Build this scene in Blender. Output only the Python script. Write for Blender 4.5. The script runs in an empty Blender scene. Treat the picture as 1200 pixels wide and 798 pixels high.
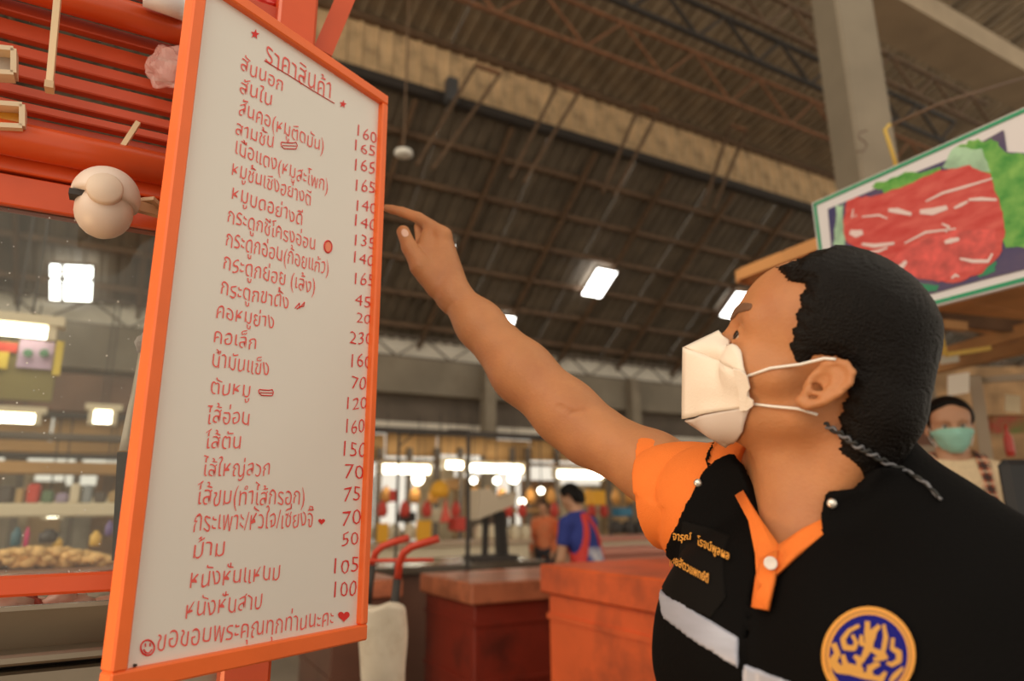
import bpy, math, random, time
import numpy as np
from mathutils import Vector, Matrix
from mathutils.bvhtree import BVHTree
T0 = time.time()
random.seed(7); RNG = np.random.default_rng(7)
S = bpy.context.scene
COL = S.collection
# ------------------------------------------------------------------ camera
FPX = 795.0; PITCH = math.radians(14.0); ROLL = math.radians(-0.54)
CAM = np.array([0.0, 0.0, 1.38])
_R0 = np.array([1, 0, 0.]); _U0 = np.array([0, -math.sin(PITCH), math.cos(PITCH)]); CF = np.array([0, math.cos(PITCH), math.sin(PITCH)])
CR = math.cos(ROLL)*_R0 + math.sin(ROLL)*_U0; CU = -math.sin(ROLL)*_R0 + math.cos(ROLL)*_U0
cd = bpy.data.cameras.new('camera'); cam = bpy.data.objects.new('camera', cd); COL.objects.link(cam)
cd.sensor_width = 36; cd.lens = 36*FPX/1200; cd.clip_start = 0.05; cd.clip_end = 300
m = Matrix.Identity(4)
for i in range(3):
    m[i][0] = CR[i]; m[i][1] = CU[i]; m[i][2] = -CF[i]; m[i][3] = CAM[i]
cam.matrix_world = m
cd.dof.use_dof = True; cd.dof.focus_distance = 0.82; cd.dof.aperture_fstop = 3.1
S.camera = cam
S.view_settings.view_transform = 'Standard'; S.view_settings.look = 'None'; S.view_settings.gamma = 1
S.view_settings.use_curve_mapping = False; S.view_settings.exposure = 0.0
S.cycles.use_denoising = True; S.cycles.max_bounces = 8; S.cycles.diffuse_bounces = 4; S.cycles.transparent_max_bounces = 12
S.cycles.sample_clamp_indirect = 4; S.cycles.caustics_reflective = False; S.cycles.caustics_refractive = False
# ------------------------------------------------------------------ world: hazy bright warm sky, same all round
W = bpy.data.worlds.new('world'); S.world = W; W.use_nodes = True
bg = W.node_tree.nodes['Background']; bg.inputs[0].default_value = (1.0, 0.90, 0.74, 1); bg.inputs[1].default_value = 0.95
def area_lamp(name, loc, target, size, power, color, sy=None):
    l = bpy.data.lights.new(name, 'AREA'); l.size = size; l.energy = power; l.color = color
    if sy: l.shape = 'RECTANGLE'; l.size_y = sy
    o = bpy.data.objects.new(name, l); COL.objects.link(o); o.location = loc
    o.rotation_euler = (Vector(target)-Vector(loc)).to_track_quat('-Z', 'Y').to_euler(); return o
# daylight through the open front of the market behind the photographer, and an unseen warm light added low at left
area_lamp('daylight_opening', (-1.5, -3.2, 3.2), (0.1, 1.0, 1.5), 3.5, 46, (1.0, 0.84, 0.66))
area_lamp('warm_fill', (-1.3, 0.15, 0.9), (0.2, 1.0, 1.5), 0.6, 9.0, (1.0, 0.60, 0.28))
area_lamp('hall_daylight', (-6, -2, 6.5), (4, 9, 9), 6, 330, (1.0, 0.84, 0.62))
# ------------------------------------------------------------------ maths helpers
def K(px, py, d):  # a point from its direction and its depth
    return CAM + ((px-600)/FPX*d)*CR + ((399-py)/FPX*d)*CU + d*CF
def ray(px, py):
    r = K(px, py, 1.0)-CAM; return r/np.linalg.norm(r)
def hitp(px, py, n, p0):
    n = np.array(n, float); r = ray(px, py); return CAM + r*(np.dot(n, np.array(p0)-CAM)/np.dot(n, r))
def proj(p):
    q = np.array(p)-CAM; d = q@CF; return (600+FPX*(q@CR)/d, 399-FPX*(q@CU)/d, d)
AX = math.radians(61.0)
UA = np.array([math.sin(AX), math.cos(AX), 0]); VA = np.array([-math.cos(AX), math.sin(AX), 0]); ZA = np.array([0, 0, 1.])
def UV(u, v, z): return u*UA+v*VA+z*ZA
def hv(px, py, v):   # hit the vertical plane at market depth v -> (u, z)
    p = hitp(px, py, VA, VA*v); return p@UA, p[2]
def hz(px, py, z): return hitp(px, py, ZA, (0, 0, z))
def nrm(v): v = np.array(v, float); return v/np.linalg.norm(v)
# ------------------------------------------------------------------ materials
MATS = {}
def mat(name, col, rough=0.6, metal=0.0, var=0.0, vscale=8, bump=0.0, bscale=40, spec=0.5, emit=0, sss=0.0, stretch=None, col2=None, dark=None, dscale=3, damt=0.5, alpha=None):
    if name in MATS: return MATS[name]
    M = bpy.data.materials.new(name); M.use_nodes = True; nt = M.node_tree; N = nt.nodes; L = nt.links
    b = N['Principled BSDF']; b.inputs['Roughness'].default_value = rough; b.inputs['Metallic'].default_value = metal
    b.inputs['Specular IOR Level'].default_value = spec
    c4 = (*col, 1); b.inputs['Base Color'].default_value = c4
    tc = N.new('ShaderNodeTexCoord'); vec = tc.outputs['Object']
    if stretch:
        mp = N.new('ShaderNodeMapping'); mp.inputs['Scale'].default_value = stretch; L.new(vec, mp.inputs[0]); vec = mp.outputs[0]
    out = None
    if var > 0 or col2:
        n = N.new('ShaderNodeTexNoise'); n.inputs['Scale'].default_value = vscale; n.inputs['Detail'].default_value = 4; L.new(vec, n.inputs[0])
        cr = N.new('ShaderNodeValToRGB'); L.new(n.outputs[0], cr.inputs[0])
        cr.color_ramp.elements[0].position = .3; cr.color_ramp.elements[1].position = .7
        c2 = col2 if col2 else tuple(min(1, x*(1+var)) for x in col)
        c1 = col if col2 else tuple(x*(1-var) for x in col)
        cr.color_ramp.elements[0].color = (*c1, 1); cr.color_ramp.elements[1].color = (*c2, 1)
        out = cr.outputs[0]
    if dark:
        n2 = N.new('ShaderNodeTexNoise'); n2.inputs['Scale'].default_value = dscale; n2.inputs['Detail'].default_value = 6; n2.inputs['Roughness'].default_value = .65; L.new(vec, n2.inputs[0])
        r2 = N.new('ShaderNodeValToRGB'); r2.color_ramp.elements[0].position = .48; r2.color_ramp.elements[1].position = .68
        L.new(n2.outputs[0], r2.inputs[0]); ml = N.new('ShaderNodeMath'); ml.operation = 'MULTIPLY'; ml.inputs[1].default_value = damt; L.new(r2.outputs[0], ml.inputs[0])
        mx = N.new('ShaderNodeMix'); mx.data_type = 'RGBA'; L.new(ml.outputs[0], mx.inputs[0])
        if out: L.new(out, mx.inputs[6])
        else: mx.inputs[6].default_value = c4
        mx.inputs[7].default_value = (*dark, 1); out = mx.outputs[2]
    if out: L.new(out, b.inputs['Base Color'])
    if bump > 0:
        n3 = N.new('ShaderNodeTexNoise'); n3.inputs['Scale'].default_value = bscale; n3.inputs['Detail'].default_value = 3; L.new(vec, n3.inputs[0])
        bp = N.new('ShaderNodeBump'); bp.inputs['Strength'].default_value = bump; bp.inputs['Distance'].default_value = .002; L.new(n3.outputs[0], bp.inputs['Height']); L.new(bp.outputs[0], b.inputs['Normal'])
    if emit: b.inputs['Emission Color'].default_value = c4; b.inputs['Emission Strength'].default_value = emit
    if sss: b.inputs['Subsurface Weight'].default_value = sss; b.inputs['Subsurface Radius'].default_value = (1, .35, .18); b.inputs['Subsurface Scale'].default_value = .004
    MATS[name] = M; return M
# ------------------------------------------------------------------ object helpers
ORG = {}
def thing(name, label, cat, loc=(0, 0, 0), group=None):
    o = bpy.data.objects.new(name, None); COL.objects.link(o); o.location = loc; o.empty_display_size = .1
    o['label'] = label; o['category'] = cat
    if group: o['group'] = group
    ORG[o.name] = np.array(loc, float); return o
def tag(o, label, cat, group=None):
    o['label'] = label; o['category'] = cat
    if group: o['group'] = group
    return o
def link(name, me, parent=None, loc=None, material=None):
    o = bpy.data.objects.new(name, me); COL.objects.link(o)
    if material: me.materials.append(material)
    w = np.array(loc if loc is not None else (0, 0, 0), float)
    if parent is not None:
        o.parent = parent; o.location = w-ORG[parent.name]
    else: o.location = w
    ORG[o.name] = w; return o
def raw(name, verts, faces, material, parent=None, smooth=False, origin=None):
    verts = np.asarray(verts, float)
    if origin is None: origin = ORG[parent.name] if parent is not None else np.array([*(verts[:, :2].mean(0)), verts[:, 2].min()])
    me = bpy.data.meshes.new(name); me.from_pydata((verts-origin).tolist(), [], faces)
    if smooth: me.shade_smooth()
    me.update(); return link(name, me, parent, origin, material)
class MB:
    def __init__(s): s.v = []; s.f = []
    def add(s, v, f): n = len(s.v); s.v += [tuple(x) for x in v]; s.f += [tuple(n+i for i in q) for q in f]; return s
    def box(s, c, ax, h):   # centre, three axes, half sizes
        c = np.array(c, float); ax = [np.array(a, float) for a in ax]; v = []
        for i in (-1, 1):
            for j in (-1, 1):
                for k in (-1, 1): v.append(c+ax[0]*h[0]*i+ax[1]*h[1]*j+ax[2]*h[2]*k)
        f = [(0, 1, 3, 2), (4, 6, 7, 5), (0, 4, 5, 1), (2, 3, 7, 6), (0, 2, 6, 4), (1, 5, 7, 3)]
        return s.add(v, f)
    def bbox(s, c, ax, h, b=.004):   # box with chamfered edges
        hs = [max(x-b, 1e-4) for x in h]; bm_v = []; idx = {}
        c = np.array(c, float); ax = [np.array(a, float) for a in ax]; v = []
        for i in (-1, 1):
            for j in (-1, 1):
                for k in (-1, 1):
                    for e in range(3):
                        q = [hs[0]*i, hs[1]*j, hs[2]*k]; q[e] = h[e]*(i, j, k)[e]
                        idx[(i, j, k, e)] = len(v); v.append(c+ax[0]*q[0]+ax[1]*q[1]+ax[2]*q[2])
        f = []
        for e in range(3):
            a, b2 = [x for x in range(3) if x != e]
            for sg in (-1, 1):
                q = []
                for (x, y) in ((-1, -1), (1, -1), (1, 1), (-1, 1)):
                    t = [0, 0, 0]; t[e] = sg; t[a] = x; t[b2] = y; q.append(idx[(*t, e)])
                f.append(tuple(q))
            for x in (-1, 1):
                for y in (-1, 1):
                    t0 = [0, 0, 0]; t1 = [0, 0, 0]; t0[a] = t1[a] = x; t0[b2] = t1[b2] = y; t0[e] = -1; t1[e] = 1
                    f.append((idx[(*t0, a)], idx[(*t1, a)], idx[(*t1, b2)], idx[(*t0, b2)]))
        for i in (-1, 1):
            for j in (-1, 1):
                for k in (-1, 1): f.append(tuple(idx[(i, j, k, e)] for e in range(3)))
        return s.add(v, f)
    def bar(s, p0, p1, w, h, up=(0, 0, 1)):
        p0 = np.array(p0, float); p1 = np.array(p1, float); d = p1-p0; l = np.linalg.norm(d); d = d/l
        a = np.cross(up, d)
        if np.linalg.norm(a) < 1e-3: a = np.cross((1, 0, 0), d)
        a = nrm(a); b = np.cross(d, a); return s.box((p0+p1)/2, (d, a, b), (l/2, w/2, h/2))
    def tube(s, pts, r, seg=8, cap=True):
        pts = [np.array(p, float) for p in pts]; n = len(pts); rs = r if hasattr(r, '__len__') else [r]*n
        rings = []; pa = None
        for i, p in enumerate(pts):
            d = nrm(pts[min(i+1, n-1)]-pts[max(i-1, 0)])
            if pa is None: a = np.cross(d, (0, 0, 1)); a = np.cross(d, (1, 0, 0)) if np.linalg.norm(a) < .05 else a
            else: a = pa-d*np.dot(pa, d)
            a = nrm(a); pa = a; b = np.cross(d, a)
            rings.append([p+rs[i]*(math.cos(t)*a+math.sin(t)*b) for t in [2*math.pi*k/seg for k in range(seg)]])
        v = [x for r_ in rings for x in r_]; f = []
        for i in range(n-1):
            for k in range(seg): k2 = (k+1) % seg; f.append((i*seg+k, i*seg+k2, (i+1)*seg+k2, (i+1)*seg+k))
        if cap: f.append(tuple(range(seg))[::-1]); f.append(tuple((n-1)*seg+k for k in range(seg)))
        return s.add(v, f)
    def lathe(s, c, prof, seg=16, ax=(0, 0, 1), ref=(1, 0, 0)):
        ax = nrm(ax); a = nrm(np.array(ref)-ax*np.dot(ref, ax)); b = np.cross(ax, a); c = np.array(c, float)
        v = [c+ax*z+r*(math.cos(t)*a+math.sin(t)*b) for (r, z) in prof for t in [2*math.pi*k/seg for k in range(seg)]]; f = []
        for i in range(len(prof)-1):
            for k in range(seg): k2 = (k+1) % seg; f.append((i*seg+k, i*seg+k2, (i+1)*seg+k2, (i+1)*seg+k))
        f.append(tuple(range(seg))[::-1]); f.append(tuple((len(prof)-1)*seg+k for k in range(seg)))
        return s.add(v, f)
    def ball(s, c, r, seg=12, jit=0):
        r = r if hasattr(r, '__len__') else (r, r, r); prof = []; v = []; f = []; n = seg//2
        for i in range(n+1):
            t = math.pi*i/n
            for k in range(seg):
                ph = 2*math.pi*k/seg; j = 1+jit*(random.random()-.5)*(0 < i < n)
                v.append((c[0]+r[0]*j*math.sin(t)*math.cos(ph), c[1]+r[1]*j*math.sin(t)*math.sin(ph), c[2]+r[2]*j*math.cos(t)))
        for i in range(n):
            for k in range(seg): k2 = (k+1) % seg; f.append((i*seg+k, (i+1)*seg+k, (i+1)*seg+k2, i*seg+k2))
        return s.add(v, f)
    def sheet(s, v4, th, n=None):   # quad with thickness
        v4 = [np.array(x, float) for x in v4]
        n = nrm(np.cross(v4[1]-v4[0], v4[3]-v4[0])) if n is None else np.array(n)
        v = v4+[x-n*th for x in v4]; return s.add(v, [(0, 1, 2, 3), (7, 6, 5, 4), (0, 4, 5, 1), (1, 5, 6, 2), (2, 6, 7, 3), (3, 7, 4, 0)])
    def obj(s, name, material, parent=None, smooth=False, origin=None): return raw(name, s.v, s.f, material, parent, smooth, origin)
def struct(o): o['kind'] = 'structure'; return o
# ------------------------------------------------------------------ signed-distance modelling
def ln(x): return np.sqrt((x*x).sum(-1))
def rc(p, a, b, r1, r2):
    a = np.asarray(a, float); b = np.asarray(b, float); ba = b-a; h = np.clip(((p-a)@ba)/(ba@ba), 0, 1)
    return ln(p-a-h[:, None]*ba)-(r1+(r2-r1)*h)
def el(x, y, z, r):
    k0 = np.sqrt((x/r[0])**2+(y/r[1])**2+(z/r[2])**2); k1 = np.sqrt((x/r[0]**2)**2+(y/r[1]**2)**2+(z/r[2]**2)**2)+1e-9
    return np.where(k0 < 1e-6, -min(r), k0*(k0-1)/k1)
def smin(a, b, k): h = np.maximum(k-np.abs(a-b), 0)/k; return np.minimum(a, b)-h*h*k*.25
def smax(a, b, k): return -smin(-a, -b, k)
def chain(p, pts, rs, k=.01, base=None):
    d = base
    for i in range(len(pts)-1):
        e = rc(p, pts[i], pts[i+1], rs[i], rs[i+1]); d = e if d is None else smin(d, e, k)
    return d
def poly2(x, y, P):
    P = np.array(P, float); n = len(P); d = np.full(x.shape, 1e9); s = np.ones(x.shape)
    j = n-1
    for i in range(n):
        ex, ey = P[j]-P[i]; wx = x-P[i, 0]; wy = y-P[i, 1]; t = np.clip((wx*ex+wy*ey)/(ex*ex+ey*ey), 0, 1)
        d = np.minimum(d, (wx-ex*t)**2+(wy-ey*t)**2)
        c1 = y >= P[i, 1]; c2 = y < P[j, 1]; c3 = ex*wy > ey*wx
        s = np.where((c1 & c2 & c3) | (~c1 & ~c2 & ~c3), -s, s); j = i
    return s*np.sqrt(d)
def near(p, c, r, f, out=None):   # evaluate f only close to c
    d = ln(p-np.asarray(c))-r; res = d+.012; m = d < 0
    if m.any(): res[m] = f(p[m])
    return res
def sdf_mesh(f, lo, hi, h, marg=1.35):
    lo = np.array(lo, float); hi = np.array(hi, float); B = 8
    nb = np.ceil((hi-lo)/(h*B)).astype(int)+1; n = nb*B
    g = np.stack(np.meshgrid(*[np.arange(k) for k in nb], indexing='ij'), -1).reshape(-1, 3)
    cen = lo+(g*B+(B-1)/2)*h; fc = np.empty(len(cen))
    for i in range(0, len(cen), 200000): fc[i:i+200000] = f(cen[i:i+200000])
    act = np.abs(fc) < h*B*.87*marg+h
    V = np.where(fc < 0, -1., 1.).astype(np.float32).reshape(nb)
    V = np.broadcast_to(V[:, None, :, None, :, None], (nb[0], B, nb[1], B, nb[2], B)).copy()
    off = np.stack(np.meshgrid(*[np.arange(B)]*3, indexing='ij'), -1).reshape(-1, 3)
    ga = g[act]
    for i in range(0, len(ga), 600):
        q = ga[i:i+600]; P = (q[:, None, :]*B+off[None]).reshape(-1, 3)
        val = f(lo+P*h).astype(np.float32).reshape(len(q), B, B, B)
        V[q[:, 0], :, q[:, 1], :, q[:, 2], :] = val
    V = V.reshape(n); Sg = V < 0; st = np.array([n[1]*n[2], n[2], 1])
    cells = []; pos = []; quads = []
    for ax in range(3):
        sl0 = [slice(1, -1)]*3; sl1 = [slice(1, -1)]*3; sl1[ax] = slice(2, None)
        D = Sg[tuple(sl0)] != Sg[tuple(sl1)]
        idx = np.argwhere(D)+1; 
        if len(idx) == 0: continue
        e = np.zeros(3, int); e[ax] = 1
        v0 = V[idx[:, 0], idx[:, 1], idx[:, 2]].astype(float); j = idx+e; v1 = V[j[:, 0], j[:, 1], j[:, 2]].astype(float)
        t = v0/(v0-v1); P = idx.astype(float); P[:, ax] += t
        a1 = np.zeros(3, int); a2 = np.zeros(3, int); a1[(ax+1) % 3] = 1; a2[(ax+2) % 3] = 1
        cs = [(idx-o)@st for o in (a1+a2, a2, 0*a1, a1)]
        for c_ in cs: cells.append(c_); pos.append(P)
        q = np.stack(cs, 1); q[v0 > v1] = q[v0 > v1][:, ::-1]
        quads.append(q)
    cells = np.concatenate(cells); pos = np.concatenate(pos); quads = np.concatenate(quads)
    u, inv = np.unique(cells, return_inverse=True); cnt = np.bincount(inv)
    vv = np.stack([np.bincount(inv, pos[:, k])/cnt for k in range(3)], 1)
    return lo+vv*h, np.searchsorted(u, quads)
def sdf_obj(name, f, lo, hi, h, material, parent=None, origin=None):
    v, q = sdf_mesh(f, lo, hi, h)
    if origin is None: origin = ORG[parent.name] if parent is not None else np.array([*v[:, :2].mean(0), v[:, 2].min()])
    me = bpy.data.meshes.new(name); me.vertices.add(len(v)); me.vertices.foreach_set('co', (v-origin).astype(np.float32).ravel())
    me.loops.add(len(q)*4); me.polygons.add(len(q)); me.loops.foreach_set('vertex_index', q.astype(np.int32).ravel())
    me.polygons.foreach_set('loop_start', np.arange(0, len(q)*4, 4, dtype=np.int32)); me.update(calc_edges=True); me.validate(); me.shade_smooth()
    o = link(name, me, parent, origin, material); print('sdf', name, len(q), 'quads', round(time.time()-T0, 1)); return o
def trace(f, px, py, t0=.2, t1=3.0):
    r = ray(px, py); t = t0; best = (9, 0)
    for i in range(200):
        d = float(f((CAM+r*t)[None])[0])
        if d < .0004: return CAM+r*t
        best = min(best, (d, t)); t += d*.8
        if t > t1: break
    return CAM+r*best[1]
# ================================================================== STRUCTURE: hall roof, walls, floor
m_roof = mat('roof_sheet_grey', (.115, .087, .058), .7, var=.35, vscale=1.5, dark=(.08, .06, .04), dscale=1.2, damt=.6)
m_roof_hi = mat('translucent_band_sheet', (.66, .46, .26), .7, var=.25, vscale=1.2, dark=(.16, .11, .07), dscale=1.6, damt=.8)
m_steel = mat('roof_steel_brown', (.13, .075, .04), .7, var=.3)
m_rust = mat('roof_steel_rust', (.26, .12, .06), .7, var=.3)
m_blk = mat('steel_near_black', (.035, .028, .024), .6)
m_conc = mat('concrete_warm', (.30, .25, .185), .85, var=.12, vscale=3, dark=(.17, .13, .10), dscale=2.0, damt=.5, bump=.3, bscale=20)
m_concd = mat('concrete_dark', (.15, .12, .095), .85, var=.2, vscale=2)
m_white = mat('white_translucent_strip', (.78, .72, .62), .7, var=.08, vscale=2)
m_sky = mat('daylight_through_skylight', (1.0, .99, .95), .6, emit=7)
m_tubeL = mat('lit_tube', (1.0, .93, .74), .5, emit=9)
m_floor = mat('market_floor', (.30, .24, .18), .6, var=.2, vscale=1.5)
struct(MB().sheet([UV(-22, -5, 0), UV(26, -5, 0), UV(26, 30, 0), UV(-22, 30, 0)], .1).obj('floor', m_floor))
VW = 13.5; VAA = 9.3
zW = hv(627, 411, VW)[1]; zA = hv(717, 176, VAA)[1]; zB = hv(800, 151, VAA)[1]
U0, U1 = -12.0, 40.0
def corr_sheet(w, L, amp, per):   # corrugated sheet, w along x, L along y
    n = int(w/per); xs = []; 
    for i in range(n): xs += [(i*per, 0), (i*per+per*.62, 0), (i*per+per*.72, amp), (i*per+per*.9, amp)]
    xs.append((w, 0)); v = []; f = []
    for (x, z) in xs: v += [(x, 0, z), (x, L, z)]
    for i in range(len(xs)-1): f.append((2*i, 2*i+2, 2*i+3, 2*i+1))
    me = bpy.data.meshes.new('roof_sheet'); me.from_pydata(v, [], f); me.update(); return me
def sheet_run(parent_name, p0, p1, n, w, material, amp=.05, per=.25):   # sheets side by side along UA, running from line p0 to line p1 (v,z)
    L = math.hypot(p1[0]-p0[0], p1[1]-p0[1]); root = bpy.data.objects.new(parent_name, None); COL.objects.link(root); root['kind'] = 'structure'; ORG[root.name] = np.zeros(3)
    me = corr_sheet(w, L, amp, per); me.materials.append(material)
    y = ((p1[0]-p0[0])*VA+(p1[1]-p0[1])*ZA)/L; x = UA; z = np.cross(x, y)
    for i in range(n):
        o = bpy.data.objects.new('roof_sheet', me); COL.objects.link(o); o.parent = root
        M4 = Matrix.Identity(4); t = UV(U0+i*w, p0[0], p0[1]+(.004 if i % 2 else 0))
        for k in range(3): M4[k][0] = x[k]; M4[k][1] = y[k]; M4[k][2] = z[k]; M4[k][3] = t[k]
        o.matrix_world = M4
    return root
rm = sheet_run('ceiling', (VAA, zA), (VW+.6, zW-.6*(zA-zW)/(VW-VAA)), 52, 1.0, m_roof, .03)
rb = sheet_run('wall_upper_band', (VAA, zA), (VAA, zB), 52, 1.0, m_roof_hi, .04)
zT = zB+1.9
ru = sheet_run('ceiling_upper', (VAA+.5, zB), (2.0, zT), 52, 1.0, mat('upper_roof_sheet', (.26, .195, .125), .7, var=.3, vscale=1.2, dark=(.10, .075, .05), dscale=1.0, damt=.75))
# purlins and rafters under the main roof
def onroof(v): return zA+(zW-zA)*(v-VAA)/(VW-VAA)
def purl(name, v, z, w, h, material, parent, u0=U0, u1=U1):
    return MB().bar(UV(u0, v, z), UV(u1, v, z), w, h).obj(name, material, parent)
for py, px in ((244, 800), (286, 800), (330, 800), (357, 745), (384, 745), (402, 745)):
    # purlin spacing read from the roof
    pass
for i, v in enumerate(np.linspace(VAA+.55, VW-.3, 6)): purl('purlin', v, onroof(v)-.07, .07, .10, m_steel, rm)
for k in range(28):
    u = U0+1+k*1.8
    MB().bar(UV(u, VAA, onroof(VAA)-.14), UV(u, VW+.2, onroof(VW+.2)-.14), .06, .10).obj('rafter', m_steel, rm)
# dark gutter beam at the foot of the band and at its head
struct(MB().bar(UV(U0, VAA-.06, zA-.02), UV(U1, VAA-.06, zA-.02), .14, .16).obj('trim_1', m_blk))
struct(MB().bar(UV(U0, VAA-.06, zB+.02), UV(U1, VAA-.06, zB+.02), .10, .12).obj('trim_2', m_steel))
# far wall layers
def wz(py, px=480, v=VW): return hv(px, py, v)[1]
zc2 = wz(421); zg1 = wz(462); zs1 = wz(492); zs2 = wz(506)
wl = struct(MB().sheet([UV(U0, VW+.1, zc2), UV(U1, VW+.1, zc2), UV(U1, VW+.1, zW+.1), UV(U0, VW+.1, zW+.1)], .05).obj('wall_clerestory', m_white))
def lattice(parent, u0, u1, v, z0, z1, step, w, material):
    MB().bar(UV(u0, v, z0), UV(u1, v, z0), w, w).obj('chord', material, parent); MB().bar(UV(u0, v, z1), UV(u1, v, z1), w, w).obj('chord', material, parent)
    k = 0; u = u0
    while u < u1-step*.5:
        a, b = (z0, z1) if k % 2 == 0 else (z1, z0)
        MB().bar(UV(u, v, a), UV(u+step, v, b), w*.7, w*.7).obj('web_bar', material, parent); u += step; k += 1
lt = bpy.data.objects.new('trim_lattice', None); COL.objects.link(lt); lt['kind'] = 'structure'; ORG[lt.name] = np.zeros(3)
lattice(lt, -9, 30, VW-.1, zc2+.02, zW-.05, .62, .045, m_concd)
struct(MB().bar(UV(U0, VW, (zc2+zg1)/2), UV(U1, VW, (zc2+zg1)/2), .3, zc2-zg1).obj('wall_far_beam', mat('far_beam_concrete', (.27, .23, .175), .85, var=.15, vscale=1.2, dark=(.15, .115, .08), dscale=.8, damt=.6)))
struct(MB().bar(UV(U0, VW+.3, (zg1+zs2)/2+.02), UV(U1, VW+.3, (zg1+zs2)/2+.02), .1, zg1-zs2).obj('wall_far', m_concd))
struct(MB().bar(UV(U0, VW+.2, (zs1+zs2)/2), UV(U1, VW+.2, (zs1+zs2)/2), .08, (zs1-zs2)*.8).obj('trim_3', m_white))
for px in (572, 742, 30, 905):
    u, _ = hv(px, 470, VW-.25); struct(MB().box(UV(u, VW-.25, (zc2)/2), (UA, VA, ZA), (.13, .13, zc2/2)).obj('trim_4', m_conc))
# upper trusses
def truss(name, label, v, pxy, pxy2, h, step, w, material, u0, u1):
    z = hv(*pxy, v)[1]; t = thing(name, label, 'truss', UV((u0+u1)/2, v, z)); lattice(t, u0, u1, v, z, z+h, step, w, material)
truss('roof_truss', 'rusty orange lattice truss under the upper roof, just above the lit band', 7.6, (660, 45), None, .75, .8, .055, m_rust, -4, 16)
truss('roof_truss', 'black lattice truss under the upper roof, left of the concrete pillar top', 6.0, (840, 52), None, .55, .6, .06, m_blk, -2, 13)
truss('roof_truss', 'dark brown lattice truss nearest overhead, crossing top edge by the pillar', 5.0, (900, 30), None, .5, .55, .05, m_steel, 0, 12)
for i, (px, py, v) in enumerate(((540, 130, 8.6), (640, 150, 8.6), (740, 170, 8.6), (850, 190, 8.6))):
    u, z = hv(px, py, v); t = thing('roof_brace', ['slanting rust brown brace in front of the lit band, first from the price board', 'slanting rust brown brace in front of the lit band, second from the price board', 'slanting rust brown brace in front of the lit band, third from the price board', 'slanting rust brown brace in front of the lit band, nearest the pillar'][i], 'brace', UV(u, v, z), 'braces under the lit band')
    MB().bar(UV(u-.7, v, z-1.1), UV(u+.25, v, z+.9), .05, .05).obj('strut', m_steel, t); MB().bar(UV(u-.45, v, z-1.1), UV(u+.7, v, z+.9), .05, .05).obj('strut', m_steel, t)
    MB().bar(UV(u+.25, v, z+.9), UV(u+.7, v, z+.9), .05, .05).obj('tie', m_rust, t)
# big precast beam top right
u, z = hv(1100, 35, 3.4); 
struct(MB().bar(UV(u-3, 3.55, z+.12), UV(u+6, 3.55, z+.12), .5, .30).obj('trim_5', mat('beam_concrete_tan', (.34, .255, .165), .8, var=.15, vscale=2)))
# concrete pillar
pp = K(1015, 200, 4.9); pl = thing('concrete_pillar', 'tall square bare concrete pillar left of the raw meat picture sign', 'pillar', (pp[0], pp[1], 0))
hw = .155
MB().bbox((pp[0], pp[1], 4.6), (nrm((1, .12, 0)), nrm((-.12, 1, 0)), ZA), (hw, hw, 4.6), .02).obj('shaft', mat('pillar_concrete', (.25, .21, .155), .85, var=.10, vscale=3, dark=(.24, .2, .15), dscale=2, damt=.5), pl)
q = K(1010, 165, 4.9-.24); MB().tube([q+CR*a*.012+CU*b*.012+np.array([0, -.0, 0]) for a, b in ((3, 6), (-1, 5), (-2, 2), (1, 0), (3, -2), (1, -6), (-3, -6))], .006, 6).obj('scribbled_mark', mat('brown_paint_mark', (.16, .11, .08)), pl)
# skylights in the roof slope
rn = nrm(np.cross(UA, (VW-VAA)*VA+(zW-zA)*ZA)); rp = UV(0, VAA, zA-.27)
SKY = [([(699, 313), (724, 318), (704, 349), (680, 345)], 'bright rectangular skylight, largest one above the pointing arm'),
       ([(862, 341), (878, 343), (858, 373), (842, 370)], "bright skylight just touching the masked man's brow"),
       ([(588, 369), (605, 371), (602, 381), (588, 379)], 'small bright skylight low over the forearm'),
       ([(526, 285), (534, 286), (531, 299), (525, 298)], 'smallest bright skylight just right of the pointing hand'),
       ([(1146, 77), (1194, 76), (1200, 89), (1168, 93)], 'bright skylight at top right above the meat sign'),
       ([(57, 308), (111, 311), (109, 353), (57, 351)], 'two pane bright skylight seen through the dusty glass')]
for P, lb in SKY:
    if P[0][0] > 1000: Q = [hitp(x, y, np.cross(UA, nrm((2.0-VAA-.5)*VA+(zT-zB)*ZA)), UV(0, VAA+.5, zB-.12)) for x, y in P]
    else: Q = [hitp(x, y, rn, rp) for x, y in P]
    t = thing('skylight', lb, 'skylight', sum(Q)/4, 'skylights in the hall roof')
    MB().sheet(Q, .02).obj('pane', m_sky, t)
    fr = MB()
    for i in range(4): fr.bar(Q[i], Q[(i+1) % 4], .05, .05)
    if P[0][0] < 100:
        fr.bar((Q[0]*.7+Q[1]*.3), (Q[3]*.7+Q[2]*.3), .06, .06); fr.bar((Q[0]*.62+Q[3]*.38), (Q[1]*.62+Q[2]*.38), .08, .08)
    fr.obj('frame', m_steel, t)
# small hanging things under the roof
p = K(473, 181, 6.5); t = thing('ceiling_lamp', 'small round white disc lamp hanging under the dark roof beside the price board', 'lamp', p)
MB().lathe(p, [(.02, .05), (.085, .03), (.09, 0), (.06, -.02)], 16).obj('disc', mat('disc_white', (.8, .78, .72), .5), t, True)
MB().bar(p+ZA*.04, p+ZA*2.2, .012, .012).obj('hanging_rod', m_steel, t)
u, z = hv(529, 107, VAA-.3); tag(MB().box(UV(u, VAA-.3, z), (UA, VA, ZA), (.09, .08, .21)).obj('loudspeaker', mat('dark_grey_plastic', (.08, .08, .085))), 'dark grey box loudspeaker on the lit band above the price board corner', 'loudspeaker')
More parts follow.
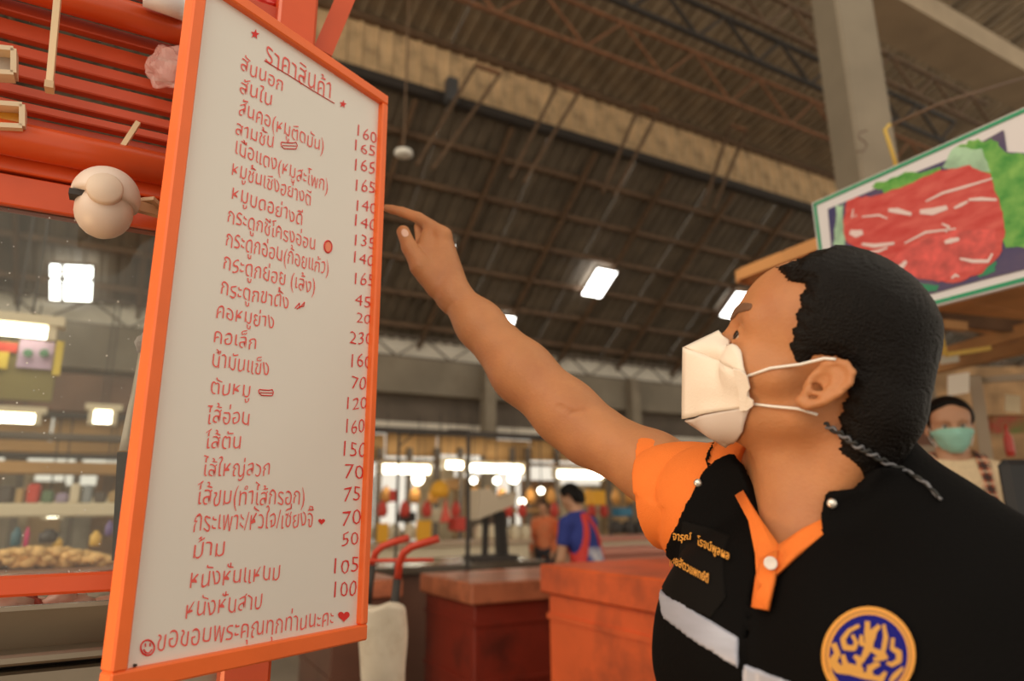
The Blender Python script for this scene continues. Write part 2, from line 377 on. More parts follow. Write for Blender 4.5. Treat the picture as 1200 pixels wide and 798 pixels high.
# ================================================================== PRICE BOARD
TH = math.radians(33.8); BD = np.array([math.sin(TH), math.cos(TH), 0]); BN = np.array([math.cos(TH), -math.sin(TH), 0])  # along, facing
TR = K(455, 113, 1.075)
def hb(px, py, off=0.0): return hitp(px, py, BN, TR+BN*off)
def bc(px, py): p = hb(px, py)-TR; return p@BD, p[2]
BR_, BL_ = bc(429, 750), bc(128, 798)
wB = -BL_[0]; zb = BR_[1]; print('board w,h', wB, zb, 'BR s', BR_[0], 'TL check', proj(TR-BD*wB), proj(TR-BD*wB+zb*ZA), proj(TR+zb*ZA))
m_or = mat('board_orange_paint', (.93, .17, .035), .45, var=.06, vscale=12, bump=.15, bscale=60)
m_panel = mat('whiteboard_white', (.80, .76, .70), .35, var=.02, vscale=4)
m_ink = mat('red_marker', (.75, .035, .03), .6)
m_ink2 = mat('red_marker_light', (.86, .13, .11), .6)
bd = thing('price_board', 'tall white price board hand lettered in red Thai script with orange frame', 'sign', TR-BD*wB/2+ZA*zb)
def bp(s, z, off=0): return TR+BD*s+ZA*z+BN*off
MB().box(bp(-wB/2, zb/2, -.014), (BD, ZA, BN), (wB/2-.004, -zb/2-.004, .006)).obj('panel', m_panel, bd)
bw = .0155
def bord(name, s0, s1, z0, z1): MB().bbox(bp((s0+s1)/2, (z0+z1)/2, -.009), (BD, ZA, BN), (abs(s1-s0)/2, abs(z1-z0)/2, .011), .002).obj(name, m_or, bd)
bord('frame_rail', -wB, 0, -.0, -bw*1.1); bord('frame_rail', -wB, 0, zb, zb+bw*1.25)
bord('frame_stile', -wB, -wB+bw*1.0, -bw*1.1, zb+bw*1.25); bord('frame_stile', -bw*.78, 0, -bw*1.1, zb+bw*1.25)
PO = -.0075
FONT = {}
def text_mesh(txt, shear=0.0):
    cu = bpy.data.curves.new('t', 'FONT'); cu.body = txt; cu.resolution_u = 2; cu.size = 1; cu.offset = FONT.get('off', 0); cu.shear = shear
    o = bpy.data.objects.new('t', cu); COL.objects.link(o)
    me = bpy.data.meshes.new_from_object(o); bpy.data.objects.remove(o); bpy.data.curves.remove(cu)
    v = np.empty(len(me.vertices)*3); me.vertices.foreach_get('co', v); v = v.reshape(-1, 3)
    f = [tuple(p.vertices) for p in me.polygons]; bpy.data.meshes.remove(me); return v, f
def board_text(name, txt, x0, y0, x1, y1, h, ink=None, price=False, seed=0):
    v, f = text_mesh(txt); 
    if len(v) == 0: return
    a = np.array(bc(x0, y0)); b = np.array(bc(x1, y1)); c = np.array(bc((x0+x1)/2, (y0+y1)/2)); c2 = np.array(bc((x0+x1)/2, (y0+y1)/2-h)); H = np.linalg.norm(c2-c)
    X = v[:, 0]; X0, X1 = X.min(), X.max(); ref = .71 if price else .56
    s = (X-X0)/(X1-X0); sy = H/ref; r = random.Random(seed or hash(txt) % 999)
    ph = r.random()*6; wob = .035*np.sin(s*(len(txt)*1.9)+ph)+.02*np.sin(s*len(txt)*5+ph*2)
    y = (v[:, 1]*(1+.06*np.sin(s*len(txt)*2.6+ph))+wob)*sy; xs = s+(.25*v[:, 1]*.12/len(txt))
    P = a[None]+(b-a)[None]*xs[:, None]; P[:, 1] += y
    W3 = TR+P[:, :1]*BD+P[:, 1:]*ZA+BN*(PO+.0004)
    raw(name, W3, f, ink or m_ink2, bd)
FONT['off'] = -.008
LINES = [('ราคาสินค้า', 315, 70, 391, 115, 19), ('สันนอก', 286, 79, 335, 105, 14), ('สันใน', 285, 105, 322, 122, 14), ('สันคอ(หมูติดมัน)', 284, 131, 383, 177, 14),
 ('สามชั้น', 280, 155, 324, 172, 14), ('เนื้อแดง(หมูสะโพก)', 280, 178, 388, 224, 14), ('หมูชั้นเชิงอย่างดี', 276, 203, 368, 239, 14), ('หมูบดอย่างดี', 276, 231, 358, 263, 14),
 ('กระดูกซี่โครงอ่อน', 271, 258, 373, 292, 14), ('กระดูกอ่อน(ก้อยแก้ว)', 269, 286, 389, 321, 15), ('กระดูกย่อย (เล้ง)', 266, 314, 373, 343, 15), ('กระดูกขาตั้ง', 263, 344, 342, 361, 15),
 ('คอหมูย่าง', 258, 371, 325, 384, 14), ('คอเล็ก', 255, 400, 304, 409, 14), ('น้ำมันแข็ง', 253, 428, 319, 440, 15), ('ตับหมู', 251, 461, 297, 464, 14), ('ไส้อ่อน', 246, 495, 296, 497, 15),
 ('ไส้ตัน', 244, 526, 286, 525, 15), ('ไส้ใหญ่ลวก', 241, 558, 320, 557, 15), ('ไส้ขม(ทำไส้กรอก)', 234, 592, 361, 591, 17), ('กระเพาะ/หัวใจ/เซี่ยงจี๊', 231, 623, 371, 617, 18),
 ('ม้าม', 231, 654, 267, 651, 17), ('หนังหั่นแหนม', 227, 690, 332, 679, 17), ('หนังหั่นสาบ', 222, 725, 311, 713, 17), ('ขอขอบพระคุณทุกท่านนะคะ', 188, 763, 395, 733, 18)]
for i, L_ in enumerate(LINES): board_text('item_lettering', *L_, seed=i+3)
PR = [('160', 423, 157, 445, 168, 14), ('165', 420, 175, 443, 182, 13), ('165', 420, 198, 443, 202, 15), ('165', 421, 222, 443, 226, 15), ('140', 422, 245, 445, 249, 14), ('140', 420, 264, 445, 269, 14),
 ('135', 420, 286, 443, 290, 14), ('140', 419, 307, 442, 311, 14), ('165', 420, 332, 442, 335, 15), ('45', 420, 357, 438, 359, 14), ('20', 422, 377, 438, 378, 12), ('230', 414, 401, 440, 404, 15), ('160', 416, 429, 439, 431, 17),
 ('70', 416, 455, 433, 456, 16), ('120', 411, 479, 434, 479, 15), ('160', 410, 507, 431, 507, 17), ('150', 407, 535, 433, 535, 18), ('70', 408, 562, 430, 561, 18), ('75', 407, 587, 426, 587, 17), ('70', 405, 616, 427, 615, 18),
 ('50', 405, 640, 424, 639, 16), ('105', 396, 673, 424, 670, 18), ('100', 396, 702, 422, 698, 19)]
FONT['off'] = -.012
for i, L_ in enumerate(PR): board_text('price_lettering', *L_, ink=m_ink, price=True, seed=i+50)
def bshape(name, pts, ink, parent=bd):  # flat print from board pixels
    V_ = [hb(x, y, PO+.0005) for x, y in pts]; raw(name, V_, [tuple(range(len(V_)))], ink, parent)
def bline(name, pts, w, ink):
    mb = MB(); mb.tube([hb(x, y, PO+.0003) for x, y in pts], w/2, 4); return mb.obj(name, ink, bd)
bline('title_underline', [(310, 71), (340, 89), (365, 105), (392, 121)], .0014, m_ink)
for cx, cy, r in ((299, 40, 6.2), (402, 122, 5)):
    V_ = [hb(cx+.9*r*(1 if k % 2 == 0 else .42)*math.sin(k*math.pi/5+.2), cy-r*(1 if k % 2 == 0 else .42)*math.cos(k*math.pi/5+.2)+.0, PO+.0005) for k in range(10)]+[hb(cx, cy, PO+.0005)]
    raw('star_drawing', V_, [(k, (k+1) % 10, 10) for k in range(10)], m_ink, bd)
def heart(cx, cy, r): bshape('heart_drawing', [(cx+r*.062*16*math.sin(t)**3, cy-r*.062*(13*math.cos(t)-5*math.cos(2*t)-2*math.cos(3*t)-math.cos(4*t))) for t in np.linspace(0, 2*math.pi, 25)[:-1]], m_ink)
heart(377, 611, 4); heart(403, 722, 7)
def ring(cx, cy, rx, ry, w, n=18): bline('ring_drawing', [(cx+rx*math.cos(t), cy+ry*math.sin(t)) for t in np.linspace(0, 2*math.pi, n)], w, m_ink)
ring(173, 759, 8, 9, .0016); bline('smile', [(168.5, 761), (171, 765), (175, 765), (178, 761)], .0014, m_ink); bline('eye_mark', [(170.5, 754), (170.5, 758)], .0015, m_ink); bline('eye_mark', [(176, 753.5), (176, 757.5)], .0015, m_ink)
ring(384.5, 289, 4.5, 7, .0022); bshape('ball_drawing', [(384.5+3.6*math.cos(t), 289+6*math.sin(t)) for t in np.linspace(6.28, 0, 13)[:-1]], mat('ink_orange', (.9, .28, .16)))
for (cx, cy, s_) in ((339, 170.5, 1.0), (312, 460, .9)):
    bline('sausage_drawing', [(cx+s_*a, cy+s_*b) for a, b in ((-9, -4), (-4, -3.5), (4, -3), (8, -4), (9.5, 0), (8, 4), (2, 4), (-6, 3.5), (-9, 1), (-9.5, -2), (-9, -4))], .0013, m_ink); bline('sausage_drawing', [(cx-8*s_, cy), (cx+8*s_, cy+.5)], .001, m_ink)
bline('bow_drawing', [(346, 361), (351, 355), (351, 361), (357, 354), (356, 359), (352, 359), (348, 362)], .0015, m_ink)
bshape('black_clip', [(156, 778), (161, 778), (161, 780), (158, 782), (156, 783)], m_blk)
# ================================================================== MAIN PERSON
m_skin = mat('skin_tan', (.50, .215, .09), .5, var=.06, vscale=30, bump=.3, bscale=260, sss=.12, spec=.35, dark=(.38, .14, .07), dscale=14, damt=.4)
m_hair = mat('black_hair', (.006, .0042, .0035), .45, bump=1.0, bscale=60, stretch=(9, 2, 9), spec=.14)
m_vest = mat('black_vest_cloth', (.0035, .003, .003), .8, bump=.4, bscale=350, spec=.08)
m_polo = mat('orange_polo_cotton', (.86, .20, .025), .8, var=.05, vscale=20, bump=.5, bscale=700)
m_mask = mat('white_mask_fleece', (.90, .80, .69), .8, bump=.25, bscale=500)
m_strap = mat('white_elastic', (.88, .85, .8), .6)
OB = K(968, 590, .67)                                   # base of the neck
Ls = nrm((.62, -.79, 0)); Fw = nrm((-.79, -.62, 0))      # towards his left; chest direction
def tl(p): q = p-OB; return q@Ls, q[:, 2], q@Fw          # lateral, up, forward
ARM = [(838, 600, .775), (765, 548, .865), (691, 508, .925), (664, 484, .945), (612, 436, .985), (562, 380, 1.03), (531, 345, 1.055)]
ARMR = [.052, .043, .0405, .0435, .043, .0335, .0245]
AP = [K(*a) for a in ARM]
RS = AP[0]; LS = OB+Ls*.185+ZA*-.105-Fw*.0
# head frame
HC = K(954, 450, .668); hr = nrm(HC-CAM); le = -CR-hr*np.dot(-CR, hr); le = nrm(le); up0 = nrm(np.cross(hr, -le)*1.0)
if up0[2] < 0: up0 = -up0
th = math.radians(27); HF = math.cos(th)*le+math.sin(th)*up0; HU = -math.sin(th)*le+math.cos(th)*up0; HL = -hr; HS = .99
def hl(p): q = (p-HC)/HS; return q@HF, q@HU, q@HL
def hw_(a, b, c): return HC+HS*(a*HF+b*HU+c*HL)
def seg(a, b, c, p0, p1, r0, r1): return rc(np.stack([a, b, c], 1), p0, p1, r0, r1)
def cran(a, b, c): return smin(el(a-.009, b-.048, c, (.083, .077, .075)), el(a-.042, b-.050, c, (.052, .054, .063)), .02)
def head_sdf(a, b, c, ears=True):
    cc = np.abs(c); d = cran(a, b, c)
    d = smin(d, el(a-.038, b+.014, cc, (.046, .064, .055)), .03)
    d = smin(d, seg(a, b, cc, (.000, -.034, .046), (.062, -.070, .008), .016, .018), .028)
    d = smin(d, seg(a, b, cc, (.060, -.014, .040), (.030, -.008, .058), .019, .012), .02)
    d = smin(d, seg(a, b, cc, (.086, .030, .010), (.072, .033, .042), .009, .010), .016)
    d = smax(d, -el(a-.093, b-.012, cc-.031, (.016, .012, .016)), .014)
    d = smin(d, ln(np.stack([a-.0735, b-.012, cc-.031], 1))-.0145, .006)
    d = smax(d, -el(a-.088, b-.0115, cc-.033, (.010, .0046, .0130)), .002)
    d = smin(d, seg(a, b, cc, (.086, .020, 0), (.106, -.022, 0), .008, .010), .012)
    d = smin(d, seg(a, b, cc, (.100, -.026, .009), (.096, -.028, .012), .008, .007), .006)
    d = smin(d, el(a-.080, b+.046, cc, (.016, .014, .026)), .014); d = smin(d, ln(np.stack([a-.066, b+.070, cc], 1))-.017, .018)
    if ears: d = smin(d, near(np.stack([a, b, cc], 1), (-.004, .002, .078), .050, lambda q: ear_sdf((q-np.array([-.004, .000, .076]))/.80+np.array([-.010, .002, .079]))*.80), .005)
    return d
EH = [(-.002, .026), (-.009, .034), (-.019, .036), (-.029, .030), (-.033, .018), (-.030, .004), (-.023, -.010), (-.014, -.020)]
def ear_sdf(q):  # outline in the a,b plane, flared outwards behind
    a, b, c = q[:, 0], q[:, 1], q[:, 2]; ar = a+.0+(b)*.12; cz = c-.079+(-.0)*a
    flare = .0
    cz = c-(.081+np.clip(-.35*(ar+.004), -.004, .012))
    r = np.sqrt(((ar+.013)/.019)**2+((b-.006)/.030)**2)
    d = el(ar+.014, b-.006, cz, (.0195, .031, .0055))
    d = smax(d, -el(ar+.011, b-.002, cz-.005, (.0115, .018, .007)), .004)
    d = smax(d, -el(ar+.010, b+.006, cz-.002, (.008, .009, .010)), .004)
    h = chain(np.stack([ar, b, cz], 1), [(x, y, .003) for x, y in EH], [.0042]*8, .002); d = smin(d, h, .003)
    ah = chain(np.stack([ar, b, cz], 1), [(-.006, -.008, .002), (-.019, -.004, .003), (-.021, .010, .002), (-.014, .022, .001)], [.003, .0035, .003, .002], .002); d = smin(d, ah, .003)
    d = smin(d, rc(np.stack([ar, b, cz], 1), (-.002, -.002, .004), (-.003, -.010, .004), .0035, .004), .003)
    d = smin(d, rc(np.stack([ar, b, cz], 1), (-.004, -.021, .001), (-.010, -.022, .001), .0065, .0065), .006)
    return d
NK0 = hw_(-.030, -.030, 0); NK1 = OB+ZA*-.01-Fw*.005
def neck_sdf(p): 
    d = rc(p, NK0, NK1, .052, .060)
    d = smin(d, rc(p, hw_(-.058, -.02, .045), OB+Fw*.055+Ls*.012+ZA*-.015, .017, .012), .02)    # neck muscle
    d = smin(d, rc(p, hw_(-.058, -.02, -.045), OB+Fw*.055-Ls*.012+ZA*-.015, .017, .012), .02)
    d = smin(d, rc(p, hw_(.015, -.055, 0), OB+Fw*.045+ZA*-.02, .024, .024), .03)
    return d
def torso_sdf(p, arms=True):
    s, t, u = tl(p); s = np.where(s < 0, s*1.15, s)
    d = smin(el(s+.0, t+.185, u-.010, (.172, .175, .115)), el(s, t+.44, u-.005, (.130, .24, .096)), .07)
    d = smin(d, el(np.abs(s)-.075, t+.130, u-.060, (.085, .075, .060)), .05)
    d = smin(d, rc(p, OB+ZA*.03-Fw*.035, RS+ZA*.012, .052, .052), .05); d = smin(d, rc(p, OB+ZA*.02-Fw*.035, LS+ZA*.0, .048, .050), .05)
    return d
# hand
def Hn(x, y, d): return K(450+x/6.65, 230+y/6.65, d)
IDX = [Hn(470, 300, 1.078), Hn(268, 168, 1.10), Hn(140, 122, 1.112), Hn(62, 103, 1.120), Hn(22, 93, 1.1235)]; IDXR = [.0115, .0092, .0083, .0074, .0064]
WR = K(531, 345, 1.055)
THB = [Hn(420, 700, 1.055), Hn(285, 545, 1.052), Hn(200, 400, 1.060), Hn(150, 278, 1.068)]; THR = [.020, .0160, .0118, .0105]
def hand_sdf(p):
    mc = [Hn(455, 310, 1.082), Hn(465, 320, 1.104), Hn(470, 350, 1.125), Hn(478, 385, 1.143)]
    d = None
    for i, c_ in enumerate(mc):
        w0 = WR+(c_-mc[1])*.35; e = rc(p, w0, c_, .021, .0125); d = e if d is None else smin(d, e, .016)
    d = smin(d, rc(p, Hn(350, 600, 1.060), Hn(360, 420, 1.085), .020, .017), .02)
    f = chain(p, IDX, IDXR, .002); d = smin(d, f, .008)
    for i in (1, 2, 3):   # curled fingers
        m0 = mc[i]; pip = Hn(262+18*i, 215+28*i, 1.094+.019*i); dip = Hn(262+25*i, 330+22*i, 1.085+.017*i); tip = Hn(345+16*i, 345+25*i, 1.082+.017*i)
        d = smin(d, chain(p, [m0, pip, dip, tip], [.0105, .0093, .0085, .0075], .002), .004)
    d = smin(d, rc(p, Hn(290, 500, 1.066), Hn(335, 310, 1.085), .013, .010), .012)
    t_ = chain(p, THB, THR, .006); d = smin(d, t_, .006)
    nl = Hn(146, 268, 1.0585)
    return d
def arm_sdf(p): return chain(p, AP, ARMR, .02)
def body_f(p):
    s, t, u = tl(p)
    a, b, c = hl(p)
    d = near(p, HC, .20, lambda q: HS*head_sdf(*hl(q)))
    d = smin(d, neck_sdf(p), .025); d = smin(d, torso_sdf(p), .035)
    d = smin(d, arm_sdf(p), .03)
    d = smin(d, near(p, Hn(300, 350, 1.085), .13, hand_sdf), .012)
    LA = [LS, LS+np.array([.03, -.02, -.27]), LS+np.array([-.08, .02, -.50])]
    d = smin(d, chain(p, LA, [.052, .043, .028], .02), .03)
    return smax(d, -(t+.62), .01)
man = thing('person', 'man in black vest over orange polo shirt and white mask pointing at price board', 'person', (OB[0]-.02, OB[1]+.02, 0))
CRS = []
for a_, b_ in (((655, 476), (672, 483)), ((668, 484), (690, 480))):
    h0, h1 = trace(arm_sdf, *a_), trace(arm_sdf, *b_); CRS.append((h0+nrm(CAM-h0)*.001, h1+nrm(CAM-h1)*.001))
body_f0 = body_f
def body_f(p):
    d = body_f0(p)
    for a_, b_ in CRS: d = smax(d, -near(p, (a_+b_)/2, .04, lambda q: rc(q, a_, b_, .0022, .0012)), .005)
    return d
body = sdf_obj('body', body_f, (-.30, .38, .80), (.62, 1.32, 1.92), .0022, m_skin, man)
# creases on arm and nails
def nail(name, c, n, ax, w, l): 
    n = nrm(n); ax = nrm(np.array(ax)-n*np.dot(ax, n)); bt = np.cross(n, ax); v = [c+ax*l*math.cos(t)+bt*w*math.sin(t)-n*.0012*(abs(math.sin(t)))for t in np.linspace(0, 6.283, 13)[:-1]]+[c+n*.0006]
    raw(name, v, [(k, (k+1) % 12, 12) for k in range(12)], mat('nail', (.78, .48, .36), .25), body, True)
tdir = THB[3]-THB[2]; tp_ = trace(body_f, 474.5, 273)
tn = nrm([float((body_f((tp_+e)[None])-body_f((tp_-e)[None]))[0]) for e in np.eye(3)*.002]); nail('fingernail', tp_+tn*.0006, tn, tdir, .0055, .0075)
# eyes
for sg in (1, -1):
    c = hw_(.0735, .012, .031*sg); e = MB().ball((0, 0, 0), .0128*HS, 20); v = np.array(e.v)+c
    ey = raw('eyeball', v, e.f, mat('eye_white', (.75, .68, .62), .15), body, True)
    g = nrm(HF*.90+HU*.05+HL*.42*sg); e = MB().lathe(c, [(.0001, .0136*HS), (.0035*HS, .0131*HS), (.0060*HS, .0118*HS)], 16, g, HU); e.obj('iris', mat('iris_dark', (.03, .015, .01), .1), ey, True)
def surf_patch(name, region, th, material, parent, lo, hi, h=.0016, base=None):
    base = base or body_f
    return sdf_obj(name, lambda p: np.maximum(np.maximum(base(p)-th, -(base(p)+.002)), region(p)), lo, hi, h, material, parent)
def eb(p):
    a, b, c = hl(p); cc = np.abs(c); n = .0012*np.sin(c*2600+a*900)
    return np.minimum(seg(a, b, cc, (.102, .030, .012), (.097, .037, .030), .0075, .0065), seg(a, b, cc, (.097, .037, .030), (.084, .041, .050), .0065, .0042))+n*.5
w_ = [hw_(a, b, c) for a in (.05, .12) for b in (.01, .06) for c in (-.06, .06)]
surf_patch('eyebrow', eb, .0012, mat('brow_hair', (.17, .08, .04), .7), body, np.min(w_, 0), np.max(w_, 0), .0013)
# hair
HP = [(.066, .100), (.080, .088), (.062, .077), (.047, .080), (.043, .062), (.038, .042), (.034, .022), (.027, .002), (.018, .000), (.013, .014), (.008, .024), (-.006, .030), (-.020, .026), (-.027, .008), (-.031, -.016), (-.044, -.044), (-.078, -.070), (-.10, -.075), (-.16, -.06), (-.17, .10), (-.08, .18), (.03, .17)]
def hair_f(p):
    a, b, c = hl(p)
    base = smin(cran(a, b, c), seg(a, b, np.abs(c), (-.045, .0, .022), (-.046, -.07, .012), .046, .040), .03)
    th_ = .004+.009*np.clip((b-.03)/.07, 0, 1)+.004*np.clip((-a-.02)/.06, 0, 1)
    ang = np.arctan2(b-.02, a+.02)
    st = .00026*np.sin(b*900+a*330+9*np.sin(c*50+a*60)+7*np.sin(b*120+a*70)+c*260)+.00025*np.sin(b*1700+a*600+c*520+5*np.sin(a*90))
    hl_ = poly2(a+.0010*np.sin(b*1300+a*500)+.0016*np.sin(b*430+c*200), b+.0010*np.sin(a*1500+b*600), HP)
    edge = np.clip(-hl_/.012, 0, 1)
    return HS*np.maximum(smax(base-(th_*(.25+.75*edge)+st*edge), hl_*.9, .004), -(base+.003))
w_ = [hw_(a, b, c) for a in (-.14, .12) for b in (-.10, .16) for c in (-.10, .10)]
hair = sdf_obj('hair', hair_f, np.min(w_, 0), np.max(w_, 0), .0016, m_hair, body)
# ------------------------------------------------ clothes
def vbase(p):
    s, t, u = tl(p); d = torso_sdf(p)
    fold = .0018*np.sin(s*55+t*30+2*np.sin(t*18))+.0012*np.sin(t*70-s*25)
    return d-.016+fold
def sleeve_raw(p): return rc(p, K(838, 600, .775), K(738, 560, .885), .070, .063)
def tors_hit(px, py): return trace(vbase, px, py)
def st_of(px, py):
    h = tors_hit(px, py)
    if h is None: print('MISS', px, py); h = K(px, py, .62)
    q = h-OB; return np.array([q@Ls, q[2]])
# body-hugging orange polo: seen at sleeve, collar and placket
def polo_torso(p):
    d = smin(torso_sdf(p)-.006, 9+0*p[:, 0], .01); return d
def polo_f(p):
    s, t, u = tl(p)
    slv = sleeve_raw(p); ax = nrm(K(738, 560, .885)-K(838, 600, .775))
    al = (p-K(838, 600, .775))@ax
    perp = (p-K(838, 600, .775))-al[:, None]*ax; ang = np.arctan2(perp@ZA, perp@np.cross(ax, ZA))
    fold = .0085*(1-np.abs(np.sin(al*62+1.6*np.sin(ang*1.5+.5)+ang*.8))**.45)*np.clip(al/.03, 0, 1)*np.clip((.125-al)/.02, .25, 1)
    slv = slv+fold
    d = smin(slv, torso_sdf(p)-.007, .03)
    cut = (p-K(742, 550, .81))@nrm(-.80*CR-.24*CU+.50*CF)
    d = np.maximum(d, -np.maximum(sleeve_raw(p)+.015, .060-al))
    d = np.maximum(d, cut)
    # neck opening
    d = np.maximum(d, -np.maximum(poly2(s, t, NECKV), -u))
    d = np.maximum(d, -np.minimum(t+.60, 9)*-1 if False else -(t+.62))
    nk = rc(p, OB+ZA*.25, OB-ZA*.01, .075, .070); d = smax(d, -nk, .004)
    return d
NECKV = [tuple(st_of(x, y)) for x, y in ((858, 560), (880, 590), (911, 640), (950, 622), (985, 605), (1000, 560))]
NECKV = NECKV[:4]+[(.03, .02), (.03, .12), (-.07, .12), (-.075, .02)]
print('NECKV', NECKV)
polo = sdf_obj('polo_shirt', polo_f, (OB+Ls*0+[-.30, -.24, -.64]), OB+[.30, .36, .13], .003, m_polo, man)
# collar wings of the polo as folded strips lying on the chest
def strip(name, top, bot, th, material, parent, sub=6, f=None, lift=.004):
    n = len(top); V_ = []; F_ = []
    tp = [np.array(x) for x in top]; bt = [np.array(x) for x in bot]; N_ = []
    for i in range(n):
        for j in range(sub+1):
            V_.append(tp[i]*(1-j/sub)+bt[i]*j/sub)
    V_ = np.array(V_)
    for i in range(n-1):
        for j in range(sub): a = i*(sub+1)+j; F_.append((a, a+1, a+sub+2, a+sub+1))
    o = raw(name, V_, F_, material, parent, True); md = o.modifiers.new('s', 'SOLIDIFY'); md.thickness = th; md.offset = 0; return o
def cs(px, py, lift=.0): h = trace(lambda p: np.minimum(vbase(p), neck_sdf(p)), px, py); return h+nrm(CAM-h)*lift
strip('collar_wing', [cs(871, 576, .004), cs(880, 591, .005), cs(893, 610, .006), cs(913, 639, .008)], [cs(862, 582, .008), cs(878, 612, .010), cs(885, 650, .010), cs(888, 694, .012)], .004, m_polo, polo)
strip('collar_wing', [cs(975, 600, -.004), cs(964, 609, .003), cs(940, 621, .006), cs(913, 639, .009)], [cs(975, 622, -.006), cs(964, 628, -.002), cs(935, 650, .004), cs(890, 692, .012)], .004, m_polo, polo)
strip('placket', [cs(892, 655, .012), cs(886, 680, .010), cs(882, 712, .010)], [cs(912, 645, .010), cs(908, 680, .010), cs(900, 715, .010)], .004, m_polo, polo, 3)
bpn = cs(903, 660, .020); bn = nrm(CAM-bpn); 
MB().lathe(bpn, [(.0048, 0), (.0056, .001), (.0054, .0022), (.0040, .0018), (.0001, .0016)], 18, bn, ZA).obj('button', mat('button_shell', (.75, .70, .66), .3), polo, True)
# vest
ARMHOLE = [st_of(x, y) for x, y in ((852, 532), (828, 548), (806, 585), (792, 615), (783, 650))]; print('ARMHOLE', ARMHOLE)
OPEN = [st_of(x, y) for x, y in ((874, 578), (884, 611), (885, 671), (877, 715), (891, 691), (923, 655), (960, 625), (972, 600))]; print('OPEN', OPEN)
OPENP = [tuple(OPEN[0]+[0, 0])]+[tuple(o) for o in OPEN[1:]]+[(.045, .03), (.05, .2), (-.16, .2), (-.09, .02)]
AHC = K(800, 612, .80)
def armhole(p):
    # region outside the shoulder seam
    s, t, u = tl(p); return s
AHP = [tuple(a) for a in ARMHOLE]+[(-.235, -.12), (-.40, -.10), (-.40, .25), (-.13, .25)]
def vsh(p): return smin(smin(vbase(p), sleeve_raw(p)-.007, .02), neck_sdf(p)-.010, .01)
def vnk(p): return smin(vbase(p), neck_sdf(p)-.014, .02)
def frame_of(f, px, py): h = trace(f, px, py); q = h-OB; return q@Ls, q[2], q@Fw
SHP = [frame_of(vsh, x, y)[:2] for x, y in ((853, 531), (838, 538), (822, 553), (806, 585), (792, 615), (778, 650), (774, 690), (800, 712), (868, 712), (884, 660), (884, 611), (877, 584), (873, 566), (866, 545))]
NKP = [frame_of(vnk, x, y) for x, y in ((969, 614), (971, 590), (976, 580), (986, 575), (1015, 572), (1035, 548), (1060, 545), (1110, 585), (1090, 640), (1000, 650), (972, 630))]; NKP = [(a[2], a[1]) for a in NKP]
print('SHP', SHP, 'NKP', NKP)
def vest_f(p):
    s, t, u = tl(p); vb = vbase(p)
    nk = rc(p, OB+ZA*.25, OB-ZA*.01, .078, .076); vb2 = vb
    d = np.maximum(vb2, -(vb+.008)); d = smax(d, -nk, .006)
    d = np.maximum(d, -np.maximum(poly2(s, t, OPENP), -(u-.01)))
    d = np.maximum(d, -(rc(p, RS+ZA*.01, K(700, 545, .90), .074, .085)))
    vr = vsh(p); d = np.minimum(d, np.maximum(np.maximum(np.maximum(vr, -(vr+.010)), poly2(s, t, SHP)), -(u+.07)))
    vn = vnk(p); d = np.minimum(d, np.maximum(np.maximum(np.maximum(vn, -(vn+.008)), poly2(u, t, NKP)), np.maximum(-(s+.0), -poly2(s, t, OPENP))))
    d = np.maximum(d, -(rc(p, LS+Ls*.045, LS+Ls*.2-ZA*.1, .060, .085)))
    # standing collar
    n0 = OB-ZA*.01+Fw*.0; ring_ = rc(p, OB+ZA*.20+Fw*.02, OB-ZA*.04, .080, .089)
    c_ = np.maximum(np.abs(ring_)-.0028, np.maximum(t-(-.030+.10*np.clip(-u, -.05, .08)), -(t+.05)))
    c_ = np.maximum(c_, -np.maximum(poly2(s, t, OPENP+[]), -(u-.0)))
    d = smin(d, c_, .008)
    sl_ = np.maximum(np.abs(s-ZIP(t))-.0012, -u); d = np.maximum(d, -sl_)
    return np.maximum(d, -(t+.60))
def ZIP(t): return OPEN[3][0]+0*t
vest = sdf_obj('vest', vest_f, OB+[-.34, -.30, -.62], OB+[.36, .34, .14], .003, m_vest, man)
# things sewn on the vest: strips and decals projected on the cloth
def vb3(p): return vbase(p)
def band(name, poly_px, th, material, h=.0022):
    P = [tuple(frame_of(vsh, x, y)[:2]) for x, y in poly_px]; s0, t0 = np.min(P, 0)-.01; s1, t1 = np.max(P, 0)+.01
    cn = [OB+Ls*a+ZA*b+Fw*c for a in (s0, s1) for b in (t0, t1) for c in (.0, .16)]
    def f(p):
        s, t, u = tl(p); vb = vsh(p); return np.maximum(np.maximum(vb-th, -(vb+.006)), np.maximum(poly2(s, t, P), -u))
    return sdf_obj(name, f, np.min(cn, 0), np.max(cn, 0), h, material, vest)
m_refl = mat('reflective_tape', (.36, .38, .47), .4, metal=.15, var=.06, vscale=30, stretch=(1, 1, 6))
band('reflective_strip', [(774, 690), (800, 706), (835, 728), (866, 747), (866, 784), (835, 764), (800, 741), (778, 724)], .0022, m_refl)
band('reflective_strip', [(871, 778), (900, 789), (930, 800), (930, 836), (900, 826), (871, 816)], .0022, m_refl)
band('name_patch', [(800, 610), (856, 628), (852, 700), (834, 725), (776, 688)], .0018, mat('patch_black', (.006, .005, .0045), .8, spec=.1))
def decal(name, verts_px, faces, material, lift, parent):   # verts given on the cloth as seen from the front of the chest
    V_ = []
    for x, y in verts_px: h = trace(vsh, x, y); V_.append(h)
    V_ = np.array(V_); 
    e = 1e-3; n = np.stack([vbase(V_+d*e)-vbase(V_-d*e) for d in np.eye(3)], 1); n /= ln(n)[:, None]
    return raw(name, V_+n*lift, faces, material, parent)
def tracev(f, XY):
    R = np.array([ray(x, y) for x, y in XY]); t = np.full(len(R), .3)
    for i in range(90): t = np.minimum(t+np.clip(f(CAM+R*t[:, None]), -.02, .3)*.8, .95)
    return CAM+R*t[:, None]
